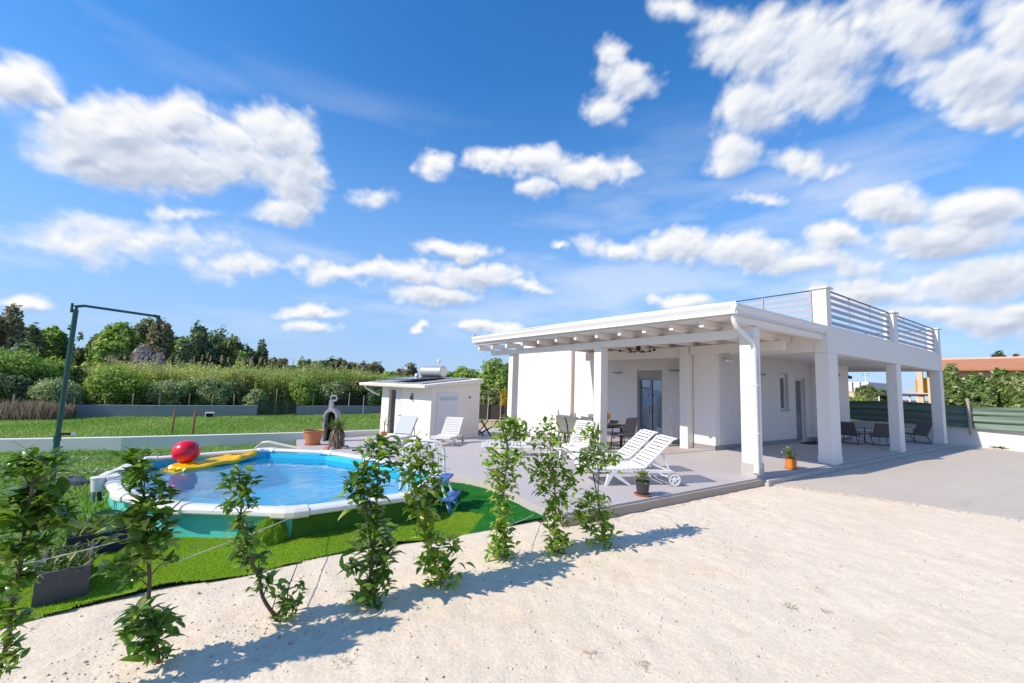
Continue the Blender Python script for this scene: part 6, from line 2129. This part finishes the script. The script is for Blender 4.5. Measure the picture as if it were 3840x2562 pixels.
# ------------------------------------------------------------------ cane thicket behind the wall
def cane():
    n = 9500
    x = RNG.uniform(-10., 17., n)
    y0 = 38.6 + .012 * (x - 2) ** 2 + RNG.uniform(0, 4.2, n)
    H_ = np.interp(x, [-10, -7.6, -5.5, 0, 4, 8, 12, 17], [2.6, 3.25, 3.45, 3.65, 3.75, 3.7, 3.55, 3.2]) * RNG.uniform(.72, 1.04, n) * (.78 + .48 * fbm(x * .45, y0 * .45, 3, 91))
    base = np.stack([x, y0, np.full(n, -1.15)], -1)
    lean = RNG.normal(0, .12, (n, 2))
    tip = base + np.stack([lean[:, 0] * H_, lean[:, 1] * H_, H_], -1)
    # stems
    w = .012
    V = np.stack([base + [-w, 0, 0], base + [w, 0, 0], tip + [w * .5, 0, 0], tip + [-w * .5, 0, 0]], 1).reshape(-1, 3)
    F = np.arange(4 * n).reshape(-1, 4)
    m = 9
    C = np.repeat(base, m, 0) + np.repeat(tip - base, m, 0) * (RNG.random((n * m, 1)) ** .62 * .82 + .18)
    D_ = rdir(n * m, .1, .9)
    L_ = RNG.uniform(.28, .62, n * m)
    sd = np.cross(D_, [0, 0, 1.])
    sd /= np.linalg.norm(sd, axis=1, keepdims=True) + 1e-9
    wd = RNG.uniform(.018, .036, n * m)[:, None]
    mid_ = C + D_ * (L_ * .55)[:, None]
    end = C + D_ * L_[:, None] * [.95, .95, .45]
    V2 = np.stack([C, mid_ - sd * wd, end, mid_ + sd * wd], 1).reshape(-1, 3)
    F2 = np.arange(4 * n * m).reshape(-1, 4) + len(V)
    o = raw_mesh('cane_thicket', np.concatenate([V, V2]), np.concatenate([F, F2]), L_CANE, kind='stuff')
    tag(o, 'dense tall cane thicket growing behind the grey boundary wall', 'cane')
    # plumes
    k = 70
    px = RNG.uniform(-7.5, 9., k)
    py = 38.9 + RNG.uniform(0, 2.5, k)
    ph = np.interp(px, [-7.5, 0, 9], [2.35, 2.75, 2.5]) + RNG.normal(0, .12, k)
    m = 26
    C = np.repeat(np.stack([px, py, ph], -1), m, 0) + RNG.uniform(0, 1, (k * m, 1)) * [.04, 0, .42]
    V, F = leaf_cloud(C, rdir(k * m, .75, 1.), RNG.uniform(.12, .24, k * m), np.full(k * m, .03), .2, .1, rows=2)
    o = raw_mesh('cane_plumes', V, F, L_PLUME, kind='stuff')
    tag(o, 'pale feathery plumes standing on top of the cane thicket', 'cane plumes')
    # dry brush in front of the wall at the left
    k = 3600
    x = RNG.uniform(-11.5, -7.6, k)
    y = 35.2 + .25 * (x + 7) * -.2 + RNG.normal(0, .45, k)
    top = (.75 + .75 * fbm(x * 1.1, y, 3, 71)) * RNG.uniform(.5, 1.05, k)
    D_ = np.stack([RNG.normal(0, .2, k), RNG.normal(0, .2, k), np.ones(k)], -1)
    V, F = leaf_cloud(np.stack([x, y, np.full(k, -1.12)], -1), D_, top, np.full(k, .035), .15, .1, rows=3)
    o = raw_mesh('dry_brush', V, F, L_DRY, kind='stuff')
    tag(o, 'dry brown brush standing at the far left edge of the lawn', 'brush')


cane()

# ------------------------------------------------------------------ beyond: fences and houses
t = thing('mesh_fence', 'dark mesh fence on pale posts seen between the shed and the house', 'fence', (15.6, 25.6, -.8))
a, b = Vector((13.6, 26.9, 0)), Vector((18.2, 24.0, 0))
d = (b - a).normalized()
MB().bar(a - t.location + Vector((0, 0, -.8 + .62)), b - t.location + Vector((0, 0, -.8 + .62)), .02, 1.0).build('mesh', pmat('dark_netting', (.05, .045, .04), .8, var=.2), t)
for k in range(6):
    q = a + d * (.9 * k + .2)
    MB().tube([(q.x - 15.6 - .03, q.y - 25.6 - .08, -.2), (q.x - 15.6 + .04, q.y - 25.6 - .08, 1.75 + .1 * (k % 2))], .035, 7).build('post', POSTW, t, smooth=True)
t = thing('tiled_house', 'long house with a red tiled roof behind the trees on the right', 'house', (40., 3., 0))
MB().box(-1.5, 6, -14, 5., -.2, 3.68).build('wall', CREAMH, t)
q = MB().hexa([(-2., -14.4, 3.62), (2.5, -14.4, 4.55), (2.5, 5.4, 4.5), (-2., 5.4, 3.62), (-2.02, -14.4, 3.74), (2.5, -14.4, 4.70), (2.5, 5.4, 4.65), (-2.02, 5.4, 3.74)]).build('roof', TILE, t)
MB().bar((2.5, -14.4, 4.72), (2.5, 5.4, 4.67), .25, .12).build('ridge', pmat('pink_ridge', (.62, .45, .40), .9), q)
for k in range(4):
    MB().box(-1.53, -1.49, -11 + k * 4., -10 + k * 4., 1., 2.2).build('window', WHITEH, t)
t = thing('yellow_house', 'yellow and orange house part with a tall cream column beyond the porch', 'house', (45., 9.3, 0))
MB().box(0, 3., -1.3, .55, 2.25, 3.42).build('wall', YELH, t)
MB().box(-.1, -.01, .3, .72, 2.28, 3.30).build('side_wall', ORNH, t)
MB().box(-1.2, 3., -1.7, 1.1, 2.02, 2.24).build('balcony', CREAMH, t)
MB().box(-1.1, -.85, .08, .38, -.2, 4.3).build('column', CREAMH, t)
MB().box(-.6, 2.9, -1.6, -.2, -.2, 2.01).build('ground_floor', CONC, t)
MB().box(-1., -.9, .85, .95, -.2, 2.01).build('post', WHITEH, t)
t = thing('white_house', 'distant white house with dark gaps beyond the green trees', 'house', (58., 17.7, 0))
MB().box(0, 6, -.9, 2.5, -.2, 2.3).build('wall', CREAMH, t)
MB().box(-.1, 6, -1., 2.6, 2.31, 3.4).build('upper_wall', WHITEH, t)
for y in (-.35, .35):
    MB().box(-.13, -.101, y, y + .12, 2.35, 3.35).build('window', DARKM, t)
t = thing('antenna', 'thin white antenna mast rising above the distant trees', 'antenna', (58., 16.95, 0))
MB().tube([(0, 0, 0), (0, 0, 4.5)], .06, 6).build('mast', WHITEH, t)
MB().bar((0, -.4, 4.3), (0, .4, 4.3), .03, .03).bar((0, -.3, 4.1), (0, .3, 4.1), .03, .03).build('aerial', DARKM, t)
t = thing('carport', 'low open carport with a dark roof beyond the boundary wall', 'carport', (38., 9.9, 0))
MB().hexa([(0, -1.6, 1.95), (3, -1.6, 2.05), (3, .6, 2.05), (0, .6, 1.9), (0, -1.6, 2.03), (3, -1.6, 2.13), (3, .6, 2.13), (0, .6, 1.98)]).build('roof', DARKM, t)
for y in (-1.5, .5):
    MB().box(.05, .13, y, y + .08, 0, 1.89).build('post', WHITEH, t)
MB().box(1., 2.5, -1.3, .4, .0, 1.1).build('stored_box', WHITEH, t, bevel=.1)
